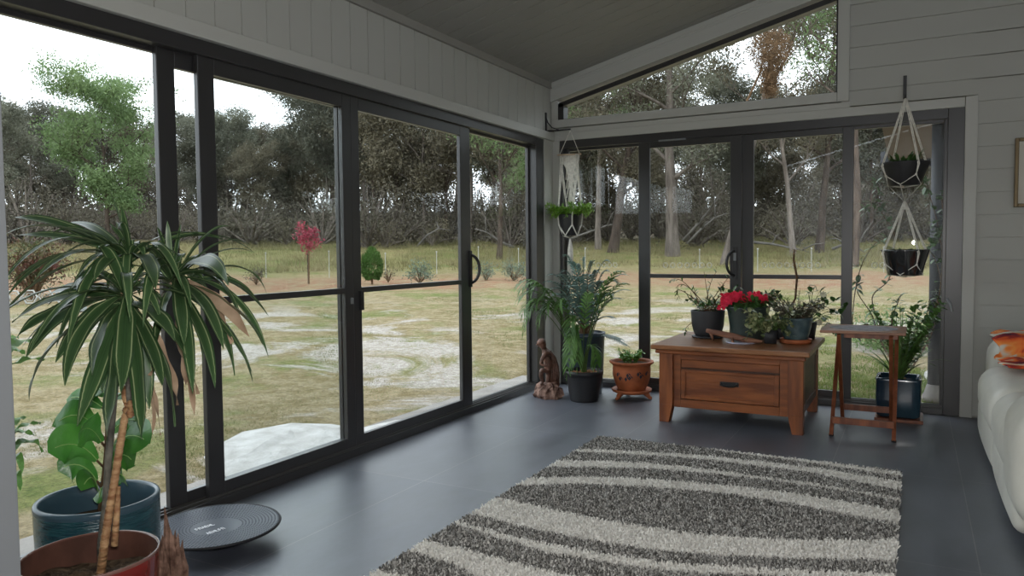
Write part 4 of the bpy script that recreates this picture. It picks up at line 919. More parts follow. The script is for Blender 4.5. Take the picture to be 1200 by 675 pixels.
vine([None, (1090, 395), (1100, 350), (1104, 300), (1098, 260), (1088, 225), (1080, 210)], 6)
vine([(1050, 280), (1044, 265), (1034, 250), (1028, 225), (1026, 212)], 5)
vine([(1084, 292), (1094, 285), (1100, 270), (1094, 262)], 5)
vine([(1100, 285), (1106, 262), (1104, 230), (1112, 222)], 5)
vine([(1026, 240), (1020, 238), (1012, 248)], 2)
vine([None, (1045, 380), (1052, 355), (1056, 345)], 5, .06)
vine([None, (1075, 385), (1085, 372), (1090, 350)], 6, .06)
for px, py in ((1026, 217), (1014, 250), (1034, 244), (1080, 218), (1090, 238), (1030, 285), (1044, 290), (1095, 228), (1098, 345), (1003, 313), (1014, 300)):
    p = at(px, py, D)
    for q in range(4): a = rg.uniform(0, 6.28); d = V(math.cos(a), rg.uniform(-.4, .2), math.sin(a)-.3).normalized()*.05; ml.blade(p, p+d*.5+V(0, 0, .008), p+d, .018, 5, .15, prof=lambda t: math.sin(PI*min(1, .05+t*.95))**.65)
ms.build('vine_stems', m_stem, o, smooth=True); ml.build('vine_leaves', m_leafd, o)
m = MB(); sprout(m, b0, 40, .46, (.7, 1.45), .009, 8, .45); m.build('strap_leaves', m_leafg, o)
ms, ml = MB(), MB()
for i in range(34):
    a = rg.uniform(0, 6.28); l_ = rg.uniform(.22, .56); stemleaf(ms, ml, b0+V(.03, 0, 0), b0+V(math.cos(a)*l_*.2+.03, math.sin(a)*l_*.2, l_*.7), b0+V(math.cos(a)*l_*.45+.03, math.sin(a)*l_*.3, l_), .003, 12, .055, .017, start=.3)
ms.build('stems', m_stemg, o, smooth=True); ml.build('leaves', m_leafg, o)
# --- corner group
# tall dark planter with blue-green fern
c = (.44, -.33, 0); o = thing('tall_planter', c, 'tall navy planter of blue green pinnate fronds standing in the room corner', 'potted plant')
MB().lathe(c, [(.001, 0), (.125, 0), (.135, .01), (.15, .25), (.158, .46), (.165, .47), (.165, .50), (.15, .502), (.146, .46)], 44).build('pot', M('matt_navy_glaze', (.015, .025, .04), .35, .5, col2=(.03, .05, .07), vscale=4), o, smooth=True)
MB().lathe(c, [(.001, .468), (.147, .465)], 24).build('soil', m_soil, o, smooth=True)
ms, ml = MB(), MB(); b0 = V(c[0], c[1], .47)
for px, py, dd in ((668, 308, 0), (684, 305, .1), (700, 318, 0), (712, 306, .1), (655, 322, -.1), (722, 330, 0), (733, 322, .1), (640, 330, -.15), (690, 322, -.3), (705, 345, -.3), (668, 335, -.3), (650, 345, -.2), (718, 372, 0), (728, 398, -.05), (735, 405, .0), (695, 355, -.35), (675, 360, -.35), (640, 355, -.2), (660, 318, .05), (676, 312, .1), (708, 330, -.1), (716, 345, -.1), (648, 338, -.1), (700, 365, -.3), (676, 345, -.3), (727, 350, .0), (690, 335, -.2), (662, 300, .1), (694, 308, .1), (676, 325, -.1), (644, 322, .0), (712, 318, .1), (736, 340, .1), (705, 336, .1), (652, 355, -.3)):
    p1 = at(px, py, 5.95+dd); mid = (b0+p1)/2; mid.z = max(b0.z, p1.z)+.04; frond(ms, ml, b0+V(rg.uniform(-.05, .05), rg.uniform(-.05, .05), 0), mid, p1, 14, .082, .0085, .85)
ms.build('frond_stems', m_stem, o, smooth=True); ml.build('fronds', m_leafb, o)
# black pot with palm
c = (.545, -.60, 0); o = thing('potted_palm', c, 'green palm in a ribbed black plastic pot between the carved figure and terracotta pot', 'potted plant')
n_ = 64; vs = []; prof = [(.001, 0), (.105, 0), (.108, .008), (.115, .06), (.125, .12), (.136, .18), (.140, .205), (.147, .207), (.148, .236), (.138, .238), (.134, .2)]
for r_, z_ in prof:
    for k in range(n_): a = 2*PI*k/n_; q = r_*(1+(.010 if .01 < z_ < .2 else 0)*math.cos(a*32)); vs.append((c[0]+q*math.cos(a), c[1]+q*math.sin(a), z_))
MB().add(vs, [(i*n_+k, i*n_+(k+1) % n_, (i+1)*n_+(k+1) % n_, (i+1)*n_+k) for i in range(len(prof)-1) for k in range(n_)]).build('pot', m_plast, o, smooth=True)
m = MB().lathe(c, [(.001, .212), (.135, .205)], 24)
for i in range(50): a = rg.uniform(0, 6.28); q = .13*math.sqrt(rg.random()); m.blob((c[0]+q*math.cos(a), c[1]+q*math.sin(a), .215), .014, .012, .009, 6, 5, .3, rg)
m.build('bark_chips', M('bark_chip_mulch', (.12, .05, .025), .9, .1, col2=(.32, .18, .10), vscale=30), o)
ms, ml = MB(), MB(); b0 = V(c[0], c[1], .21)
for px, py, mx_, my_ in ((606, 352, 640, 330), (612, 368, 635, 335), (622, 345, 640, 325), (613, 388, 632, 342), (602, 338, 640, 318), (668, 425, 672, 370), (668, 400, 670, 350), (664, 438, 671, 385), (676, 430, 678, 380), (700, 430, 692, 390), (722, 330, 700, 330), (733, 332, 705, 345), (690, 345, 684, 370), (610, 340, 640, 322), (626, 360, 645, 335), (618, 372, 638, 335), (640, 366, 650, 340), (655, 362, 660, 340), (636, 350, 650, 330), (672, 405, 674, 365), (630, 380, 645, 342), (715, 345, 700, 340), (728, 318, 706, 330)):
    p1 = at(px, py, 5.55+rg.uniform(-.12, .12)); mid = at(mx_, my_, 5.6); s0 = b0+V(rg.uniform(-.02, .02), rg.uniform(-.02, .02), 0)
    mid = mid*1.35-(s0+p1)*.175
    frond(ms, ml, s0, mid, p1, 9, .105, .0085, .62, start=.42, droop=.4)
ms.build('frond_stems', m_stemg, o, smooth=True); ml.build('fronds', m_leafg, o)
# terracotta pot on clawed saucer
c = (.845, -.36, 0); o = thing('terracotta_pot', c, 'round terracotta pot with painted leaves on a footed saucer, small jade plant inside', 'potted plant')
MB().lathe((c[0], c[1], .045), [(.001, 0), (.12, 0), (.15, .012), (.158, .03), (.15, .034), (.115, .02)], 48).build('saucer', m_terra, o, smooth=True)
for k in range(3):
    a = 2*PI*k/3-PI/2-.5; p = V(c[0]+.13*math.cos(a), c[1]+.13*math.sin(a), 0); q = V(math.cos(a), math.sin(a), 0)
    m = MB().tube([p+V(0, 0, .055)-q*.03, p+V(0, 0, .035), p+q*.015+V(0, 0, .014), p+q*.03+V(0, 0, .012)], [.022, .02, .014, .012], 8); m.build('saucer_foot', m_terra, o, smooth=True)
pr = [(.001, .0), (.095, .0), (.105, .01), (.13, .06), (.146, .12), (.148, .17), (.145, .2), (.16, .215), (.172, .222), (.172, .234), (.16, .238), (.145, .23), (.138, .2)]
pt_ = MB().lathe((c[0], c[1], .06), pr, 48).build('pot', m_terra, o, smooth=True)
MB().lathe((c[0], c[1], .06), [(.001, .222), (.142, .215)], 24).build('soil', m_soil, o, smooth=True)
m_paintb = M('painted_blue_leaf', (.03, .035, .05), .6, .3)
m = MB()
for a0, dz in ((-2.05, .14), (-1.9, .11), (-1.45, .14), (-1.35, .12), (-1.55, .11), (-.9, .15), (-.75, .13), (-.4, .15)):
    for q in range(3):
        a = a0+q*.11; z = .06+dz+.012*math.sin(q*2.2); vs = []
        for (du, dv) in ((0, -.018), (.012, 0), (0, .018), (-.012, 0)):
            aa = a+(du*math.cos(q)-dv*math.sin(q)*.6)/.15; zz = dv*math.cos(q*.8)+z; rr_ = np.interp(zz-.06, [p_[1] for p_ in pr[2:7]], [p_[0] for p_ in pr[2:7]])+.0015; vs.append((c[0]+rr_*math.cos(aa), c[1]+rr_*math.sin(aa), zz))
        m.add(vs, [(0, 1, 2, 3)])
m.build('painted_leaves', m_paintb, o)
ms, ml = MB(), MB(); b0 = V(c[0]-.01, c[1], .28)
for i in range(30):
    a = rg.uniform(0, 6.28); l_ = rg.uniform(.04, .10); q = b0+V(math.cos(a)*.05, math.sin(a)*.05, 0); stemleaf(ms, ml, q, q+V(0, 0, l_*.7), q+V(math.cos(a)*l_*.5, math.sin(a)*l_*.5, l_), .004, 8, .032, .013, start=.15, droop=-.1)
ms.build('stems', m_stemg, o, smooth=True); ml.build('foliage', m_jade, o)
# carved figure (skinned body on a root base)
base = V(.245, -.62, 0); o = thing('carved_figure', base, 'dark carved timber statue of a bowed figure on a mottled root base in the corner', 'statue')
m = MB(); n_ = 22; vs = []
for i, (s_, z_) in enumerate(((1, 0), (1.06, .03), (.95, .065), (.8, .095), (.5, .115), (.15, .12))):
    for k in range(n_): a = 2*PI*k/n_; q = s_*(1+.16*rg.uniform(-1, 1)); vs.append((base.x+.115*q*math.cos(a), base.y+.08*q*math.sin(a), z_+(rg.uniform(-.012, .016) if 0 < i < 5 else 0)))
m.add(vs, [(i*n_+k, i*n_+(k+1) % n_, (i+1)*n_+(k+1) % n_, (i+1)*n_+k) for i in range(5) for k in range(n_)]+[tuple(range(n_))[::-1], tuple(5*n_+k for k in range(n_))]); m.build('root_base', m_carve2, o)
def skin(name, nodes, edges, mat, parent, sub=2):
    me = bpy.data.meshes.new(name); org = parent.location
    me.from_pydata([tuple(Vector(p)-org) for p, r_ in nodes], edges, []); ob = bpy.data.objects.new(name, me); C.objects.link(ob); ob.parent = parent
    sk = ob.modifiers.new('skin', 'SKIN'); sk.use_smooth_shade = True
    for i, (p, r_) in enumerate(nodes): me.skin_vertices[0].data[i].radius = (r_, r_) if not hasattr(r_, '__len__') else r_
    me.skin_vertices[0].data[0].use_root = True
    su = ob.modifiers.new('sub', 'SUBSURF'); su.levels = su.render_levels = sub; me.materials.append(mat); return ob
X0_ = 1.25
X = lambda u, f, z: base+RT0*u+V(FW.x, FW.y, 0)*f+V(0, 0, z)
SK = 1.3
nodes = [(X(.005, 0, .235), .030), (X(.0, 0, .285), .026), (X(-.008, 0, .335), .034), (X(-.02, -.005, .365), .022), (X(-.032, -.008, .39), .013), (X(-.042, -.01, .415), .027), (X(-.046, -.012, .44), .024),
         (X(-.022, -.035, .355), .016), (X(-.05, -.05, .31), .012), (X(-.06, -.055, .275), .010), (X(-.03, -.07, .262), .008), (X(-.005, -.075, .27), .009),
         (X(.012, .03, .35), .016), (X(.02, .045, .30), .012), (X(.0, -.02, .268), .010),
         (X(-.015, -.02, .215), .022), (X(-.055, -.04, .225), .018), (X(-.058, -.035, .175), .013), (X(-.045, -.03, .13), .011), (X(-.062, -.045, .105), .011),
         (X(.012, .015, .19), .021), (X(.0, .01, .145), .015), (X(.0, .0, .10), .013), (X(-.02, -.01, .095), .011)]
edges = [(0, 1), (1, 2), (2, 3), (3, 4), (4, 5), (5, 6), (3, 7), (7, 8), (8, 9), (9, 10), (10, 11), (3, 12), (12, 13), (13, 14), (0, 15), (15, 16), (16, 17), (17, 18), (18, 19), (0, 20), (20, 21), (21, 22), (22, 23)]
skin('figure', [(p_, r_*SK) for p_, r_ in nodes], edges, m_carve, o)
m = MB(); hc = X(-.05, -.012, .427)
m.blob(hc+V(0, 0, .014), .036, .036, .032, 12, 8, .12, rg); m.blob(hc-RT0*.036+V(0, 0, -.004), .009, .008, .007, 8, 6)   # hair cap, nose
m.blob(hc-RT0*.024+V(0, 0, -.018), .010, .009, .006, 8, 6); m.blob(hc+RT0*.012-V(FW.x, FW.y, 0)*.026+V(0, 0, -.004), .006, .004, .009, 8, 6)
m.tube([hc-RT0*.01+V(0, 0, .03), hc-RT0*.03+V(0, 0, .043)], [.006, .002], 6); m.build('head_detail', m_carve, o, smooth=True)
m = MB(); pts = [X(.04, .02, .08), X(.05, .02, .16), X(.052, .018, .24), X(.04, .012, .31), X(.022, .008, .355)]; m.tube(pts, [.042, .04, .036, .026, .012], 12)
for k in range(5): m.tube([X(.025+.014*k, -.012, .09), X(.03+.013*k, -.018, .2), X(.03+.008*k, -.01, .3)], [.007, .008, .004], 6)
m.build('cloak', m_carve, o, smooth=True)
# --- rug
X0, X1, Y0, Y1 = 1.10, 2.738, -4.05, -1.69
bands = [[(1.75, -1.66, -1.69), (1.88, -1.655, -1.724), (2.104, -1.66, -1.728), (2.319, -1.68, -1.745), (2.489, -1.70, -1.768), (2.74, -1.72, -1.80)],
 [(1.08, -2.041, -2.106), (1.178, -2.012, -2.07), (1.333, -1.956, -2.028), (1.5, -1.922, -1.988), (1.675, -1.865, -1.937), (1.924, -1.843, -1.924), (2.134, -1.832, -1.923), (2.337, -1.829, -1.932), (2.447, -1.838, -1.961), (2.607, -1.871, -2.002), (2.735, -1.89, -2.03)],
 [(1.078, -2.291, -2.44), (1.322, -2.196, -2.327), (1.549, -2.13, -2.237), (1.744, -2.108, -2.196), (1.98, -2.106, -2.163), (2.199, -2.106, -2.148), (2.368, -2.11, -2.151), (2.521, -2.133, -2.165), (2.715, -2.168, -2.194)],
 [(1.08, -2.65, -2.791), (1.372, -2.488, -2.613), (1.617, -2.397, -2.535), (1.812, -2.359, -2.485), (2.026, -2.325, -2.449), (2.23, -2.306, -2.452), (2.39, -2.306, -2.472), (2.535, -2.323, -2.497), (2.739, -2.345, -2.517)],
 [(1.06, -2.975, -3.202), (1.183, -2.978, -3.219), (1.422, -3.005, -3.249), (1.653, -3.025, -3.255), (1.836, -3.015, -3.24), (1.992, -3.01, -3.223), (2.162, -2.973, -3.177), (2.324, -2.919, -3.109), (2.451, -2.855, -3.057), (2.611, -2.78, -2.989), (2.75, -2.694, -2.922)],
 [(1.121, -3.316, -3.349), (1.357, -3.352, -3.398), (1.589, -3.367, -3.439), (1.77, -3.35, -3.425), (1.926, -3.336, -3.406), (2.069, -3.304, -3.38), (2.5, -3.15, -3.22), (2.75, -3.05, -3.1)],
 [(1.107, -3.547, -3.662), (1.267, -3.55, -3.68), (1.477, -3.573, -3.737), (1.681, -3.589, -3.735), (2.2, -3.5, -3.6), (2.75, -3.3, -3.4)],
 [(1.1, -3.85, -3.93), (1.9, -3.85, -3.95), (2.75, -3.6, -3.8)]]
rng = np.random.default_rng(7); NT = 150000
tx = rng.uniform(X0, X1, NT); ty = Y0+(Y1-Y0)*rng.random(NT)**.85 if False else rng.uniform(Y0, Y1, NT)
wh = np.zeros(NT)
for b_ in bands:
    xs = [q[0] for q in b_]; lo = np.interp(tx, xs, [q[2] for q in b_]); hi = np.interp(tx, xs, [q[1] for q in b_]); j = rng.normal(size=NT)*.006
    wh = np.maximum(wh, ((ty+j > lo) & (ty+j < hi)).astype(float))
lum = np.where(wh > .5, rng.uniform(.56, .82, NT), rng.choice([.10, .22, .40, .55], NT, p=[.28, .30, .27, .15])*rng.uniform(.8, 1.2, NT))
colr = np.stack([lum*1.0, lum*.97, lum*(.91), np.ones(NT)], 1)
a = rng.uniform(0, 6.28, NT); wd = .0042; s = np.stack([np.cos(a), np.sin(a), 0*a], 1)*wd; hgt = rng.uniform(.014, .026, NT)
bb = np.stack([tx, ty, np.full(NT, .008)], 1); le = rng.normal(size=(NT, 3))*.006; le[:, 2] = hgt
q = np.stack([bb-s, bb+s, bb+s*.7+le, bb-s*.7+le], 1).reshape(-1, 3)
rug = thing('rug', (1.92, -2.87, 0), 'shaggy cream and grey striped rug on the dark tiled floor', 'rug')
MB().box(X0, X1, Y0, Y1, .001, .010).build('backing', M('rug_backing', (.22, .215, .2), .95, .1), rug)
me = bpy.data.meshes.new('pile'); me.from_pydata((q-np.array([1.92, -2.87, 0])).tolist(), [], np.arange(NT*4).reshape(-1, 4).tolist())
ca = me.color_attributes.new('col', 'FLOAT_COLOR', 'POINT'); ca.data.foreach_set('color', np.repeat(colr, 4, 0).astype(np.float32).ravel())
me.materials.append(m_pile); po = bpy.data.objects.new('pile', me); C.objects.link(po); po.parent = rug; po['kind'] = 'stuff'
# --- balance disc
c = (.335, -3.90, 0); o = thing('balance_disc', c, 'round grey rubber topped wobble disc with white print on the floor', 'balance board')
DZ = .075; MB().lathe(c, [(.001, 0), (.07, 0), (.09, .012), (.12, .04), (.13, .055), (.001, .055)], 40).build('base', m_blkrub, o, smooth=True)
MB().lathe(c, [(.001, .05), (.20, .054), (.247, DZ-.006), (.25, DZ), (.246, DZ+.005), (.24, DZ+.003)], 72).build('rim', m_blkrub, o, smooth=True)
MB().lathe(c, [(.001, DZ-.006), (.10, DZ-.005), (.243, DZ+.003)], 72).build('top_surface', m_disc, o, smooth=True)
m = MB()
for r_ in np.arange(.10, .24, .0125):
    k_ = int(2*PI*r_/.0135); zz = DZ-.005+.008*(r_-.1)/.143
    for k in range(k_):
        a = 2*PI*k/k_; x, y = c[0]+r_*math.cos(a), c[1]+r_*math.sin(a); m.add([(x-.003, y-.003, zz), (x+.003, y-.003, zz), (x+.003, y+.003, zz), (x-.003, y+.003, zz), (x, y, zz+.003)], [(0, 1, 4), (1, 2, 4), (2, 3, 4), (3, 0, 4)])
d_ = tag(m.build('grip_dots', m_disc, o), kind='stuff')
for row, (pxa, pya, pxb, pyb) in enumerate(((229, 621, 251, 614), (242, 625.5, 263, 618.5))):
    m = MB()
    A, B = at_plane(pxa, pya, 2, DZ-.003), at_plane(pxb, pyb, 2, DZ-.003); u = (B-A).normalized(); vv = V(-u.y, u.x, 0); L = (B-A).length; n_ = 6
    for k in range(n_):
        p = A+u*(L*(k+.15)/n_); w_ = L/n_*.62; h_ = .020
        st = [[(0, 0, 0, 1), (0, 1, 1, 1), (.5, .5, 1, .5)], [(0, 0, 0, 1), (1, 0, 1, 1), (0, 1, 1, 1)], [(0, 0, .5, 1), (.5, 1, 1, 0)], [(0, 0, 1, 0), (0, .5, 1, .5), (0, 1, 1, 1), (0, 0, 0, 1)], [(0, 0, 0, 1), (1, 0, 1, 1), (0, .5, 1, .5)], [(0, 0, 0, 1), (0, 0, 1, 0)]][(k+row*2) % 6]
        for (a0, b0_, a1, b1_) in st:
            P0 = p+u*a0*w_+vv*(b0_-.5)*h_; P1 = p+u*a1*w_+vv*(b1_-.5)*h_; m.bar(P0, P1, .0014, .0006)
    m.build('white_print', m_mark, o)
# --- sofa
o = thing('sofa', (3.6, -1.7, 0), 'cream leather sofa with padded arm along the right edge of the room', 'sofa')
rb(3.20, 4.12, -.72, -.30, .06, .60, .10, 'arm', m_sofa, o, 6, .03)
rb(3.17, 4.12, -3.05, -.42, .05, .24, .05, 'base', m_sofa, o, 4, .0)
rb(3.125, 3.95, -1.62, -.72, .18, .47, .11, 'seat_cushion', m_sofa, o, 6, .02)
rb(3.125, 3.95, -2.52, -1.60, .18, .47, .11, 'seat_cushion', m_sofa, o, 6, .02)
rb(3.10, 3.95, -3.0, -2.52, .20, .62, .10, 'arm', m_sofa, o, 6, .03)
rb(3.82, 4.22, -3.0, -.40, .20, .92, .12, 'backrest', m_sofa, o, 6, .03)
rb(3.135, 3.24, -1.58, -.62, .04, .26, .045, 'footrest_panel', m_sofa, o, 5, .02)
rb(3.135, 3.24, -2.50, -1.60, .04, .26, .045, 'footrest_panel', m_sofa, o, 5, .02)
# throw draped over the far arm and onto the seat
m = MB(); nx, ny = 26, 30; vs = []
for j in range(ny+1):
    for i in range(nx+1):
        x = 3.215+.68*i/nx; t = j/ny
        if t < .42: y = -.36-.32*t/.42; z = .632
        elif t < .62: u_ = (t-.42)/.2; y = -.68-.10*math.sin(u_*PI/2); z = .632-.11*u_
        else: u_ = (t-.62)/.38; y = -.78-.42*u_; z = .522-.003*u_
        e = max(0, (3.275-x)/.06)*.02*(1 if t < .6 else .3)
        vs.append((x+.018*math.sin(j*.9), y+.012*math.sin(i*.8), z+.006*math.sin(i*1.1+j*.5)-e))
m.add(vs, [(j*(nx+1)+i, j*(nx+1)+i+1, (j+1)*(nx+1)+i+1, (j+1)*(nx+1)+i) for j in range(ny) for i in range(nx)])
ob = m.build('throw_blanket', m_throw, None, smooth=True); sm = ob.modifiers.new('thick', 'SOLIDIFY'); sm.thickness = .008
tag(ob, 'orange and purple patterned throw draped over the far arm of the sofa', 'throw')
# --- picture
o = thing('picture_frame', (3.60, -.03, 1.64), 'bronze framed picture with cream mount on the weatherboard wall', 'picture')
m = MB(); rect_frame(m, 1, -.045, -.018, 3.35, 3.90, 1.418, 1.866, .022, .022, .022, .022); m.build('frame', m_brass, o, bevel=.003)
MB().box(3.37, 3.88, -.030, -.022, 1.438, 1.846).build('mount', m_mat, o); MB().box(3.47, 3.78, -.032, -.029, 1.52, 1.76).build('print', m_art, o)
# --- left hanging planter
o = thing('wall_bracket', (.01, -.12, 2.15), 'black iron shelf style bracket on the grooved bulkhead in the corner', 'bracket')
MB().box(.001, .010, -.137, -.113, 2.16, 2.33).build('back_plate', m_black, o); MB().tube([(.005, -.125, 2.175), (.11, -.118, 2.172), (.225, -.11, 2.175)], .007, 8).build('arm', m_black, o, smooth=True)
MB().tube([(.006, -.125, 2.29), (.02, -.122, 2.245), (.06, -.12, 2.20), (.12, -.115, 2.178)], .0045, 8).build('brace', m_black, o, smooth=True)
HX, HY = .212, -.11; c = (HX+.005, HY, 1.285)
o = thing('hanging_planter', (HX, HY, 1.28), 'dark pot of bright fern in a white macrame hanger with dowel and tassel', 'hanging plant')
MB().lathe(c, [(.001, 0), (.062, 0), (.066, .008), (.085, .10), (.098, .165), (.098, .178), (.088, .178), (.086, .15)], 36).build('pot', m_plast, o, smooth=True)
MB().lathe(c, [(.001, .155), (.086, .152)], 20).build('soil', m_soil, o)
MB().tube([(HX-.10, HY-.02, 1.965), (HX+.10, HY+.02, 1.965)], .007, 8).build('dowel', M('pale_dowel', (.55, .42, .3), .6), o, smooth=True)
m = MB(); hk = V(HX+.01, HY, 2.165)
m.tube([hk, V(HX-.08, HY-.015, 1.97)], .0028, 5); m.tube([hk, V(HX+.085, HY+.017, 1.97)], .0028, 5)
rimz = c[2]+.17
for k in range(4):
    a = PI/4+k*PI/2-.2; R1 = V(c[0]+.104*math.cos(a), c[1]+.104*math.sin(a), rimz); R2 = V(c[0]+.096*math.cos(a), c[1]+.096*math.sin(a), c[2]+.09)
    tx_ = HX+(.075 if math.cos(a) > 0 else -.07)
    for dx in (-.012, .004): m.tube([V(tx_+dx, HY, 1.965), V(tx_+dx, HY, 1.86), R1, R2], [.006, .006, .005, .006], 6)
    a1, a2 = a-PI/4, a+PI/4
    for aa in (a1, a2): m.tube([R2, V(c[0]+.072*math.cos(aa), c[1]+.072*math.sin(aa), c[2]+.0), V(c[0], c[1], c[2]-.02)], [.0055, .005, .005], 6)
m.build('cords', m_white, o, smooth=True)
m = MB()
for k in range(17):          # knotted curtain panel narrowing to a V
    u = (k/16-.5)*.17; dz = .30*(1-abs(k/8-1))+.05
    m.tube([V(HX+u, HY+.01, 1.962), V(HX+u*.9, HY+.01, 1.9), V(HX+u*.35+.01, HY+.01, 1.945-dz), V(HX+u*.2+.01+(.03 if k % 2 else -.03), HY+.01, 1.945-dz-.14)], [.006, .0065, .006, .004], 6)
m.build('macrame_panel', m_white, o, smooth=True)
m = MB()
for k in range(14): a = 2*PI*k/14; m.tube([V(c[0], c[1], c[2]-.015), V(c[0]+.018*math.cos(a), c[1]+.018*math.sin(a), c[2]-.12), V(c[0]+.024*math.cos(a), c[1]+.024*math.sin(a), c[2]-.38+.02*math.sin(k*3))], [.005, .005, .004], 5)
m.build('tassel', m_white, o, smooth=True)
ms, ml = MB(), MB(); b0 = V(c[0], c[1], c[2]+.16)
for i in range(80):
    a = 2.4*i; l_ = rg.uniform(.10, .20); q = b0+V(math.cos(a)*.05, math.sin(a)*.05, 0); dn = rg.uniform(-.1, .75)
    if math.sin(a) > 0: l_ = min(l_, .13)
    stemleaf(ms, ml, q, q+V(math.cos(a)*l_*.5, math.sin(a)*l_*.35, l_*.6), q+V(math.cos(a)*l_, math.sin(a)*l_*.6, l_*dn), .0018, 36, .028, .0055, start=.1, droop=0)
ms.build('stems', m_stemg, o); ml.build('foliage', m_leafy, o)
# --- right hanging pair
HX, HY = 2.715, -.175
o = thing('wall_hook', (2.705, -.03, 2.2), 'flat black iron hook bar screwed above the right pane', 'hook')
MB().box(2.695, 2.717, -.034, -.024, 2.185, 2.345).build('back_plate', m_black, o); MB().tube([(2.706, -.03, 2.20), (2.708, -.08, 2.19), (2.712, -.17, 2.172), (2.714, -.178, 2.19)], .005, 8).build('hook_arm', m_black, o, smooth=True)
def hang(c, top, label, seed, name='hanging_planter', tail=None, mat=m_plast, rt=.152, rb_=.095, h=.155):
    o = thing(name, c, label, 'hanging plant')
    MB().lathe(c, [(.001, 0), (rb_, 0), (rb_+.004, .006), ((rb_+rt)/2, h*.5), (rt, h-.01), (rt+.002, h), (rt-.01, h), (rt-.014, h-.03)], 40).build('pot', mat, o, smooth=True)
    MB().lathe(c, [(.001, h-.025), (rt-.013, h-.028)], 20).build('soil', m_soil, o)
    m = MB(); T = Vector(top); c_ = Vector(c); m.blob(T-V(0, 0, .03), .010, .010, .03, 8, 6)
    for k in range(4):
        a = .55+k*PI/2; R1 = c_+V(math.cos(a)*(rt+.006), math.sin(a)*(rt+.006), h*.85); R2 = c_+V(math.cos(a)*(rb_+rt)/2*1.06, math.sin(a)*(rb_+rt)/2*1.06, h*.42)
        for s_ in (-.004, .004): m.tube([T+V(s_, 0, 0), T.lerp(R1, .1)+V(s_, 0, 0), R1+V(s_, 0, 0), R2], .0035, 6)
        m.blob(R2, .008, .008, .008, 6, 5)
        for aa in (a-PI/4, a+PI/4):
            R3 = c_+V(math.cos(aa)*(rb_+.006), math.sin(aa)*(rb_+.006), .004); m.tube([R2, R3, c_+V(0, 0, -.012)], .0034, 6)
            if tail: m.tube([R3, Vector(tail)], .0032, 6)
    m.build('cords', m_white, o, smooth=True); return o
oA = hang((2.715, HY, 1.578), (2.713, HY, 2.165), 'black pot with mossy plant in cream cord, upper of the two linked hangers', 1, tail=(2.718, HY, 1.47))
ml = MB()
for i in range(60): a = rg.uniform(0, 6.28); q = V(2.715+.08*math.cos(a), HY+.06*math.sin(a), 1.70); l_ = rg.uniform(.06, .14); ml.blade(q, q+V(0, 0, l_*.8), q+V(math.cos(a)*l_*.5, math.sin(a)*l_*.4, l_*rg.uniform(.4, 1)), .010, 5, .2)
ml.build('foliage', m_leafd, oA)
oB = hang((2.725, HY, .972), (2.718, HY, 1.475), 'glossy black pot in cream cord, lower of the two linked hangers', 2, mat=M('glossy_black_glaze', (.012, .013, .015), .12, .6, coat=1), rt=.150, rb_=.105, h=.175)
ml = MB()
for i in range(26): a = rg.uniform(0, 6.28); q = V(2.725+.05*math.cos(a), HY+.05*math.sin(a), 1.12); l_ = rg.uniform(.05, .1); ml.blade(q, q+V(math.cos(a)*l_*.6, math.sin(a)*l_*.4, l_*.5), q+V(math.cos(a)*l_*1.2, math.sin(a)*l_*.5, l_*rg.uniform(-.2, .5)), .012, 5, .2)
ml.build('foliage', m_leafd, oB)
# ================================================================== FOREGROUND LEFT
# blue pot with fiddle-leaf fig
c = (.40, -4.425, 0); o = thing('potted_fig', c, 'fiddle leaf fig in a wide teal blue glazed pot by the window', 'potted plant')
MB().lathe(c, [(.001, 0), (.155, 0), (.165, .01), (.178, .1), (.184, .2), (.186, .3), (.186, .338)], 56).build('pot', m_teal, o, smooth=True)
MB().lathe(c, [(.186, .336), (.188, .35), (.184, .358), (.174, .358), (.170, .35), (.168, .30), (.166, .24)], 56).build('rim', m_tealrim, o, smooth=True)
MB().lathe(c, [(.001, .27), (.167, .265)], 24).build('soil', m_soil, o, smooth=True)
ms, ml = MB(), MB(); b0 = V(c[0], c[1], .27); top = at(128, 462, 2.52); mr_ = MB()
ms.tube([b0, b0.lerp(top, .5)+V(.01, 0, 0), top], [.009, .008, .006], 8)
figp = lambda t: (math.sin(PI*min(1, t*.93+.03))**.6)*(.72+.28*math.cos(PI*2*(t-.72)/1.1)) if t < .999 else .03
for px, py, cx_, cy_, dd, wd in ((62, 500, 92, 478, .0, .065), (56, 530, 90, 515, -.12, .075), (68, 552, 95, 540, -.08, .062), (78, 468, 100, 468, .1, .055), (168, 498, 150, 490, -.05, .062), (175, 520, 150, 505, -.12, .07), (158, 545, 142, 525, -.1, .06), (108, 452, 115, 460, .08, .06), (150, 462, 140, 465, .08, .055), (95, 575, 110, 550, -.1, .045), (115, 590, 120, 565, -.08, .05), (132, 570, 130, 550, -.1, .045), (92, 508, 105, 500, -.2, .065), (150, 570, 140, 545, .05, .045)):
    tt = min(1, max(.15, (590-py)/140)); s0 = b0.lerp(top, tt); p1 = at(px, py, 2.50+dd); mid = at(cx_, cy_, 2.50+dd*.5); q0 = s0.lerp(mid, .25); ms.tube([s0, q0], .004, 5)
    ml.blade(q0, mid+V(0, 0, .02), p1, wd*.98, 14, .12, rg.uniform(-.6, .6), prof=figp, wave=.06, flat=(p1-q0).cross(FW+V(0, 0, -.5)).normalized())
    m_ = mid+V(0, 0, .02); mr_.tube([q0*(1-t_)**2+m_*2*t_*(1-t_)+p1*t_*t_+V(0, 0, .0015) for t_ in [k_/8 for k_ in range(8)]], .0016, 5)
ms.build('stem', m_stem, o, smooth=True); ml.build('leaves', m_fig, o, smooth=True); mr_.build('leaf_ribs', M('pale_leaf_rib', (.25, .40, .12), .5), o)
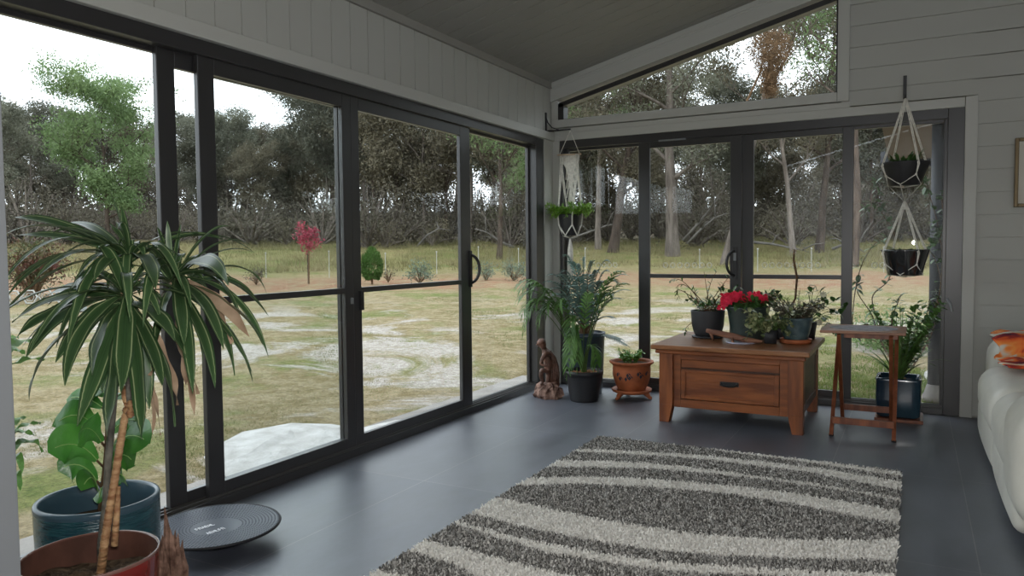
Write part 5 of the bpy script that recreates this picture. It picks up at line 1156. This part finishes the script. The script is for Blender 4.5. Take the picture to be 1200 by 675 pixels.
# red pot with dracaena
c = (.845, -4.735, 0); o = thing('potted_dracaena', c, 'tall striped leaf dracaena on a golden cane in a glossy oxblood pot, nearest the camera', 'potted plant')
MB().lathe(c, [(.001, 0), (.11, 0), (.12, .01), (.145, .1), (.160, .2), (.167, .3), (.169, .352)], 64).build('pot', m_red, o, smooth=True)
MB().lathe(c, [(.169, .352), (.1705, .357), (.169, .361), (.166, .361), (.163, .357)], 64).build('rim', m_redrim, o, smooth=True)
MB().lathe(c, [(.164, .359), (.160, .33), (.157, .30), (.152, .25)], 64).build('inner_wall', m_clay, o, smooth=True)
m = MB(); ns = 30; vs = [(c[0], c[1], .30)]
for q in range(1, 8):
    for k in range(ns): a = 2*PI*k/ns; r_ = .154*q/7; vs.append((c[0]+r_*math.cos(a), c[1]+r_*math.sin(a), .292+rg.uniform(-.007, .009)+.012*math.sin(a*2)))
m.add(vs, [(0, 1+k, 1+(k+1) % ns) for k in range(ns)]+[(1+q*ns+k, 1+(q+1)*ns+k, 1+(q+1)*ns+(k+1) % ns, 1+q*ns+(k+1) % ns) for q in range(6) for k in range(ns)]); m.build('soil', m_soil, o)
DP = 1.97
cane = [V(c[0]+.02, c[1]+.01, .28)]+[at(x, y, DP) for x, y in ((122, 640), (128, 600), (134, 565), (140, 525), (146, 490), (151, 478))]; m = MB(); rad = []; pts = []
for i in range(len(cane)-1):
    for k in range(10): pts.append(cane[i].lerp(cane[i+1], k/10)); rad.append((.0105-.002*(i+k/10)/6)*(1+.12*(k % 2)))
pts.append(cane[-1]); rad.append(.008); m.tube(pts, rad, 12); kn = at(152, 481, DP)
for i in range(7): m.blob(kn+V(rg.uniform(-.012, .012), rg.uniform(-.01, .01), rg.uniform(-.015, .02)), .011, .010, .012, 8, 6, .25, rg)
m.tube([kn, at(146, 466, DP), at(145, 452, DP)], [.009, .0075, .007], 10)
m.tube([at(134, 640, DP-.02), at(137, 600, DP-.01), at(139, 570, DP)], [.009, .008, .005], 8); m.build('cane', m_cane, o, smooth=True)
m = MB(); H1, H2, H3 = at(152, 305, DP), at(147, 348, DP-.08), at(202, 330, DP+.05)
m.tube([V(c[0]-.0, c[1]+.03, .28), at(118, 640, DP+.03), at(124, 590, DP+.03), at(127, 540, DP+.03), at(133, 470, DP+.03), at(140, 400, DP+.03), at(148, 360, DP), H2, H1], [.010, .009, .009, .009, .009, .009, .009, .008, .006], 10)
m.tube([at(140, 400, DP+.03), at(165, 375, DP+.03), at(190, 350, DP+.05), H3], [.009, .009, .008, .006], 10)
m.tube([kn, at(150, 440, DP), at(152, 400, DP), H2], [.008, .008, .008, .007], 8); m.build('stems', m_cane2, o, smooth=True)
m = MB(); md = MB()
lp = lambda t: min(1, .35+.65*min(1, t/.30)) * (1-max(0, (t-.62)/.38)**1.7) if t < .999 else .02
# head, tip px, ctrl px, depth offset of tip, half width, dead?
LV = [(1, 130, 226, 142, 262, 0, .011, 0), (1, 128, 262, 140, 270, .05, .012, 0), (1, 142, 240, 148, 270, .1, .010, 0),
      (1, 12, 255, 80, 250, .10, .016, 0), (1, 62, 273, 95, 258, -.05, .019, 0), (1, 18, 276, 85, 268, .05, .014, 0), (1, 75, 300, 110, 268, -.1, .018, 0), (1, 78, 262, 115, 256, .2, .016, 0),
      (1, 88, 350, 100, 300, -.25, .022, 0), (1, 240, 276, 195, 262, .1, .015, 0), (1, 268, 284, 215, 258, .15, .013, 0), (1, 182, 340, 178, 290, -.3, .022, 0), (1, 110, 330, 125, 290, -.25, .020, 0),
      (2, 34, 470, 40, 395, -.2, .026, 0), (2, 14, 378, 70, 335, -.05, .024, 0), (2, 17, 398, 70, 345, .0, .026, 0), (2, 76, 452, 85, 375, -.25, .025, 0), (2, 30, 420, 60, 360, .1, .022, 0),
      (2, 90, 500, 118, 420, -.35, .024, 0), (2, 125, 518, 133, 430, -.4, .028, 0), (2, 142, 460, 146, 400, -.38, .026, 0), (2, 166, 515, 168, 430, -.3, .024, 0), (2, 190, 452, 180, 400, -.3, .026, 0), (2, 88, 420, 95, 370, -.1, .026, 0),
      (2, 65, 425, 90, 370, .12, .022, 0), (2, 108, 440, 115, 380, -.3, .024, 0), (2, 155, 430, 152, 385, -.15, .024, 0), (2, 120, 460, 128, 395, .0, .026, 0), (2, 175, 480, 172, 410, -.1, .023, 0), (2, 205, 500, 198, 400, -.1, .020, 0),
      (3, 313, 345, 290, 285, .0, .011, 0), (3, 315, 420, 285, 320, -.05, .013, 0), (3, 293, 288, 260, 262, .05, .010, 0), (3, 270, 265, 240, 262, .1, .013, 0), (3, 308, 405, 285, 350, -.25, .019, 0), (3, 268, 335, 245, 275, -.3, .022, 0), (3, 284, 385, 262, 300, -.1, .018, 0),
      (3, 297, 452, 280, 370, -.1, .017, 0), (3, 252, 455, 238, 370, -.2, .022, 0), (3, 226, 462, 222, 375, -.25, .020, 0), (3, 262, 410, 245, 340, -.3, .021, 0), (3, 216, 405, 212, 350, -.3, .021, 0), (3, 275, 440, 262, 355, .05, .018, 0), (3, 238, 430, 232, 360, .05, .020, 0),
      (3, 184, 265, 192, 285, .05, .012, 0), (3, 212, 262, 208, 290, .08, .010, 0), (3, 196, 258, 198, 285, .02, .009, 0), (3, 172, 285, 184, 300, .1, .013, 0), (3, 300, 350, 270, 310, .1, .014, 0), (3, 245, 300, 230, 290, .2, .016, 0),
      (2, 50, 350, 90, 325, .1, .020, 0), (2, 205, 400, 185, 355, -.3, .024, 0), (2, 225, 430, 200, 370, -.2, .022, 0), (3, 180, 420, 190, 365, -.1, .022, 0),
      (2, 232, 462, 215, 385, -.05, .017, 1), (2, 208, 475, 200, 410, .0, .016, 1), (3, 228, 488, 224, 430, .0, .012, 1), (3, 272, 402, 250, 352, -.15, .020, 1), (3, 292, 395, 262, 345, -.2, .018, 1), (2, 188, 510, 184, 455, .0, .010, 1), (2, 178, 508, 190, 470, .0, .008, 1), (3, 218, 462, 218, 420, .0, .014, 1), (2, 175, 440, 190, 420, -.1, .014, 1)]
for h, x, y, cx_, cy_, dd, wd, dead_ in LV:
    H = (H1, H2, H3)[h-1]; p1 = at(x, y, DP+dd); mid = at(cx_, cy_, DP+dd*.55); (md if dead_ else m).blade(H+V(rg.uniform(-.008, .008), rg.uniform(-.008, .008), rg.uniform(-.02, .015)), mid, p1, wd*.88, 18, rg.uniform(.1, .4), rg.uniform(-.9, .9), prof=lp, wave=.35 if dead_ else rg.uniform(.03, .16))
for i in range(70):          # short inner leaves and back leaves
    H = (H1, H2, H3)[i % 3]; a = rg.uniform(0, 6.28); e = rg.uniform(.2, 1.4) if i % 2 else rg.uniform(-.2, .6); l_ = rg.uniform(.10, .20) if i % 2 else rg.uniform(.22, .36); d = V(math.cos(a)*math.cos(e), math.sin(a)*math.cos(e), math.sin(e))
    e1 = H+d*l_+V(0, 0, -l_*rg.uniform(.1, .8)); m.blade(H, H+d*l_*.6+V(0, 0, l_*.2), e1, rg.uniform(.010, .018), 12, .28, prof=lp)
m.build('leaves', m_drac, o, smooth=True); md.build('dead_leaves', m_dead, o, smooth=True)
# partly hidden plant beside the post
c = (.235, -4.80, 0); o = thing('potted_plant', c, 'ruffled green plant half hidden behind the pale post at far left', 'potted plant')
MB().lathe(c, [(.001, 0), (.08, 0), (.11, .22), (.1, .22), (.001, .2)], 32).build('pot', m_char, o, smooth=True)
ms, ml = MB(), MB(); b0 = V(c[0], c[1], .21)
for px, py, cx_, cy_ in ((48, 496, 20, 498), (50, 530, 38, 505), (30, 490, 14, 492), (26, 555, 24, 520), (30, 415, 12, 405), (52, 422, 20, 420), (46, 402, 15, 398), (24, 575, 22, 540), (22, 395, 8, 400), (40, 510, 16, 500), (10, 420, 5, 450), (4, 470, 0, 480), (14, 530, 6, 510)):
    p1 = at(px, py, 2.75); mid = at(cx_, cy_, 2.75); q0 = V(c[0], c[1], max(.25, mid.z-.12)); ms.tube([b0, q0, q0.lerp(mid, .6)], .004, 5); ml.blade(q0.lerp(mid, .6), mid+V(0, 0, .015), p1, .022, 12, .2, rg.uniform(-.5, .5), wave=.35)
ms.build('stems', m_stem, o); ml.build('leaves', m_leafg, o, smooth=True)
# spiky bark sculpture beside the red pot
c = V(*at_plane(194, 675, 2, .26)[:2], 0); cc_ = at(197, 640, 2.13); c = V(cc_.x, cc_.y, 0); o = thing('bark_sculpture', c, 'spired brown bark sculpture standing right of the oxblood pot', 'ornament')
m = MB()
for i in range(46):
    a = rg.uniform(0, 6.28); r_ = .045*math.sqrt(rg.random()); t = r_/.045; h_ = .44-.15*t*rg.uniform(.5, 1.3)-.02; x, y = c.x+r_*math.cos(a), c.y+r_*math.sin(a)
    if i < 8: h_ = .445-.025*i
    if i < 2: x, y = c.x-.008, c.y
    m.tube([(x, y, 0), (x+rg.uniform(-.006, .006), y+rg.uniform(-.006, .006), h_*.5), (x*1.0+rg.uniform(-.008, .008), y+rg.uniform(-.006, .006), h_*.85), (x+rg.uniform(-.004, .004), y, h_)], [.014, .013, .009, .001], 6)
    m.blob((x+rg.uniform(-.008, .008), y+rg.uniform(-.008, .008), h_*rg.uniform(.5, .9)), .008, .008, .012, 6, 5, .4, rg)
m.build('spires', m_spike, o); MB().lathe(c, [(.001, 0), (.07, 0), (.072, .03), (.06, .05), (.001, .055)], 20).build('foot', m_spike, o, smooth=True)
m = MB()
for k in range(4): x = c.x+.028+.012*k; m.tube([(x, c.y-.01, 0), (x+.004, c.y-.012, .14), (x+.008, c.y-.012, .29-.03*k)], [.009, .008, .001], 6)
m.build('side_spires', m_spike, o)
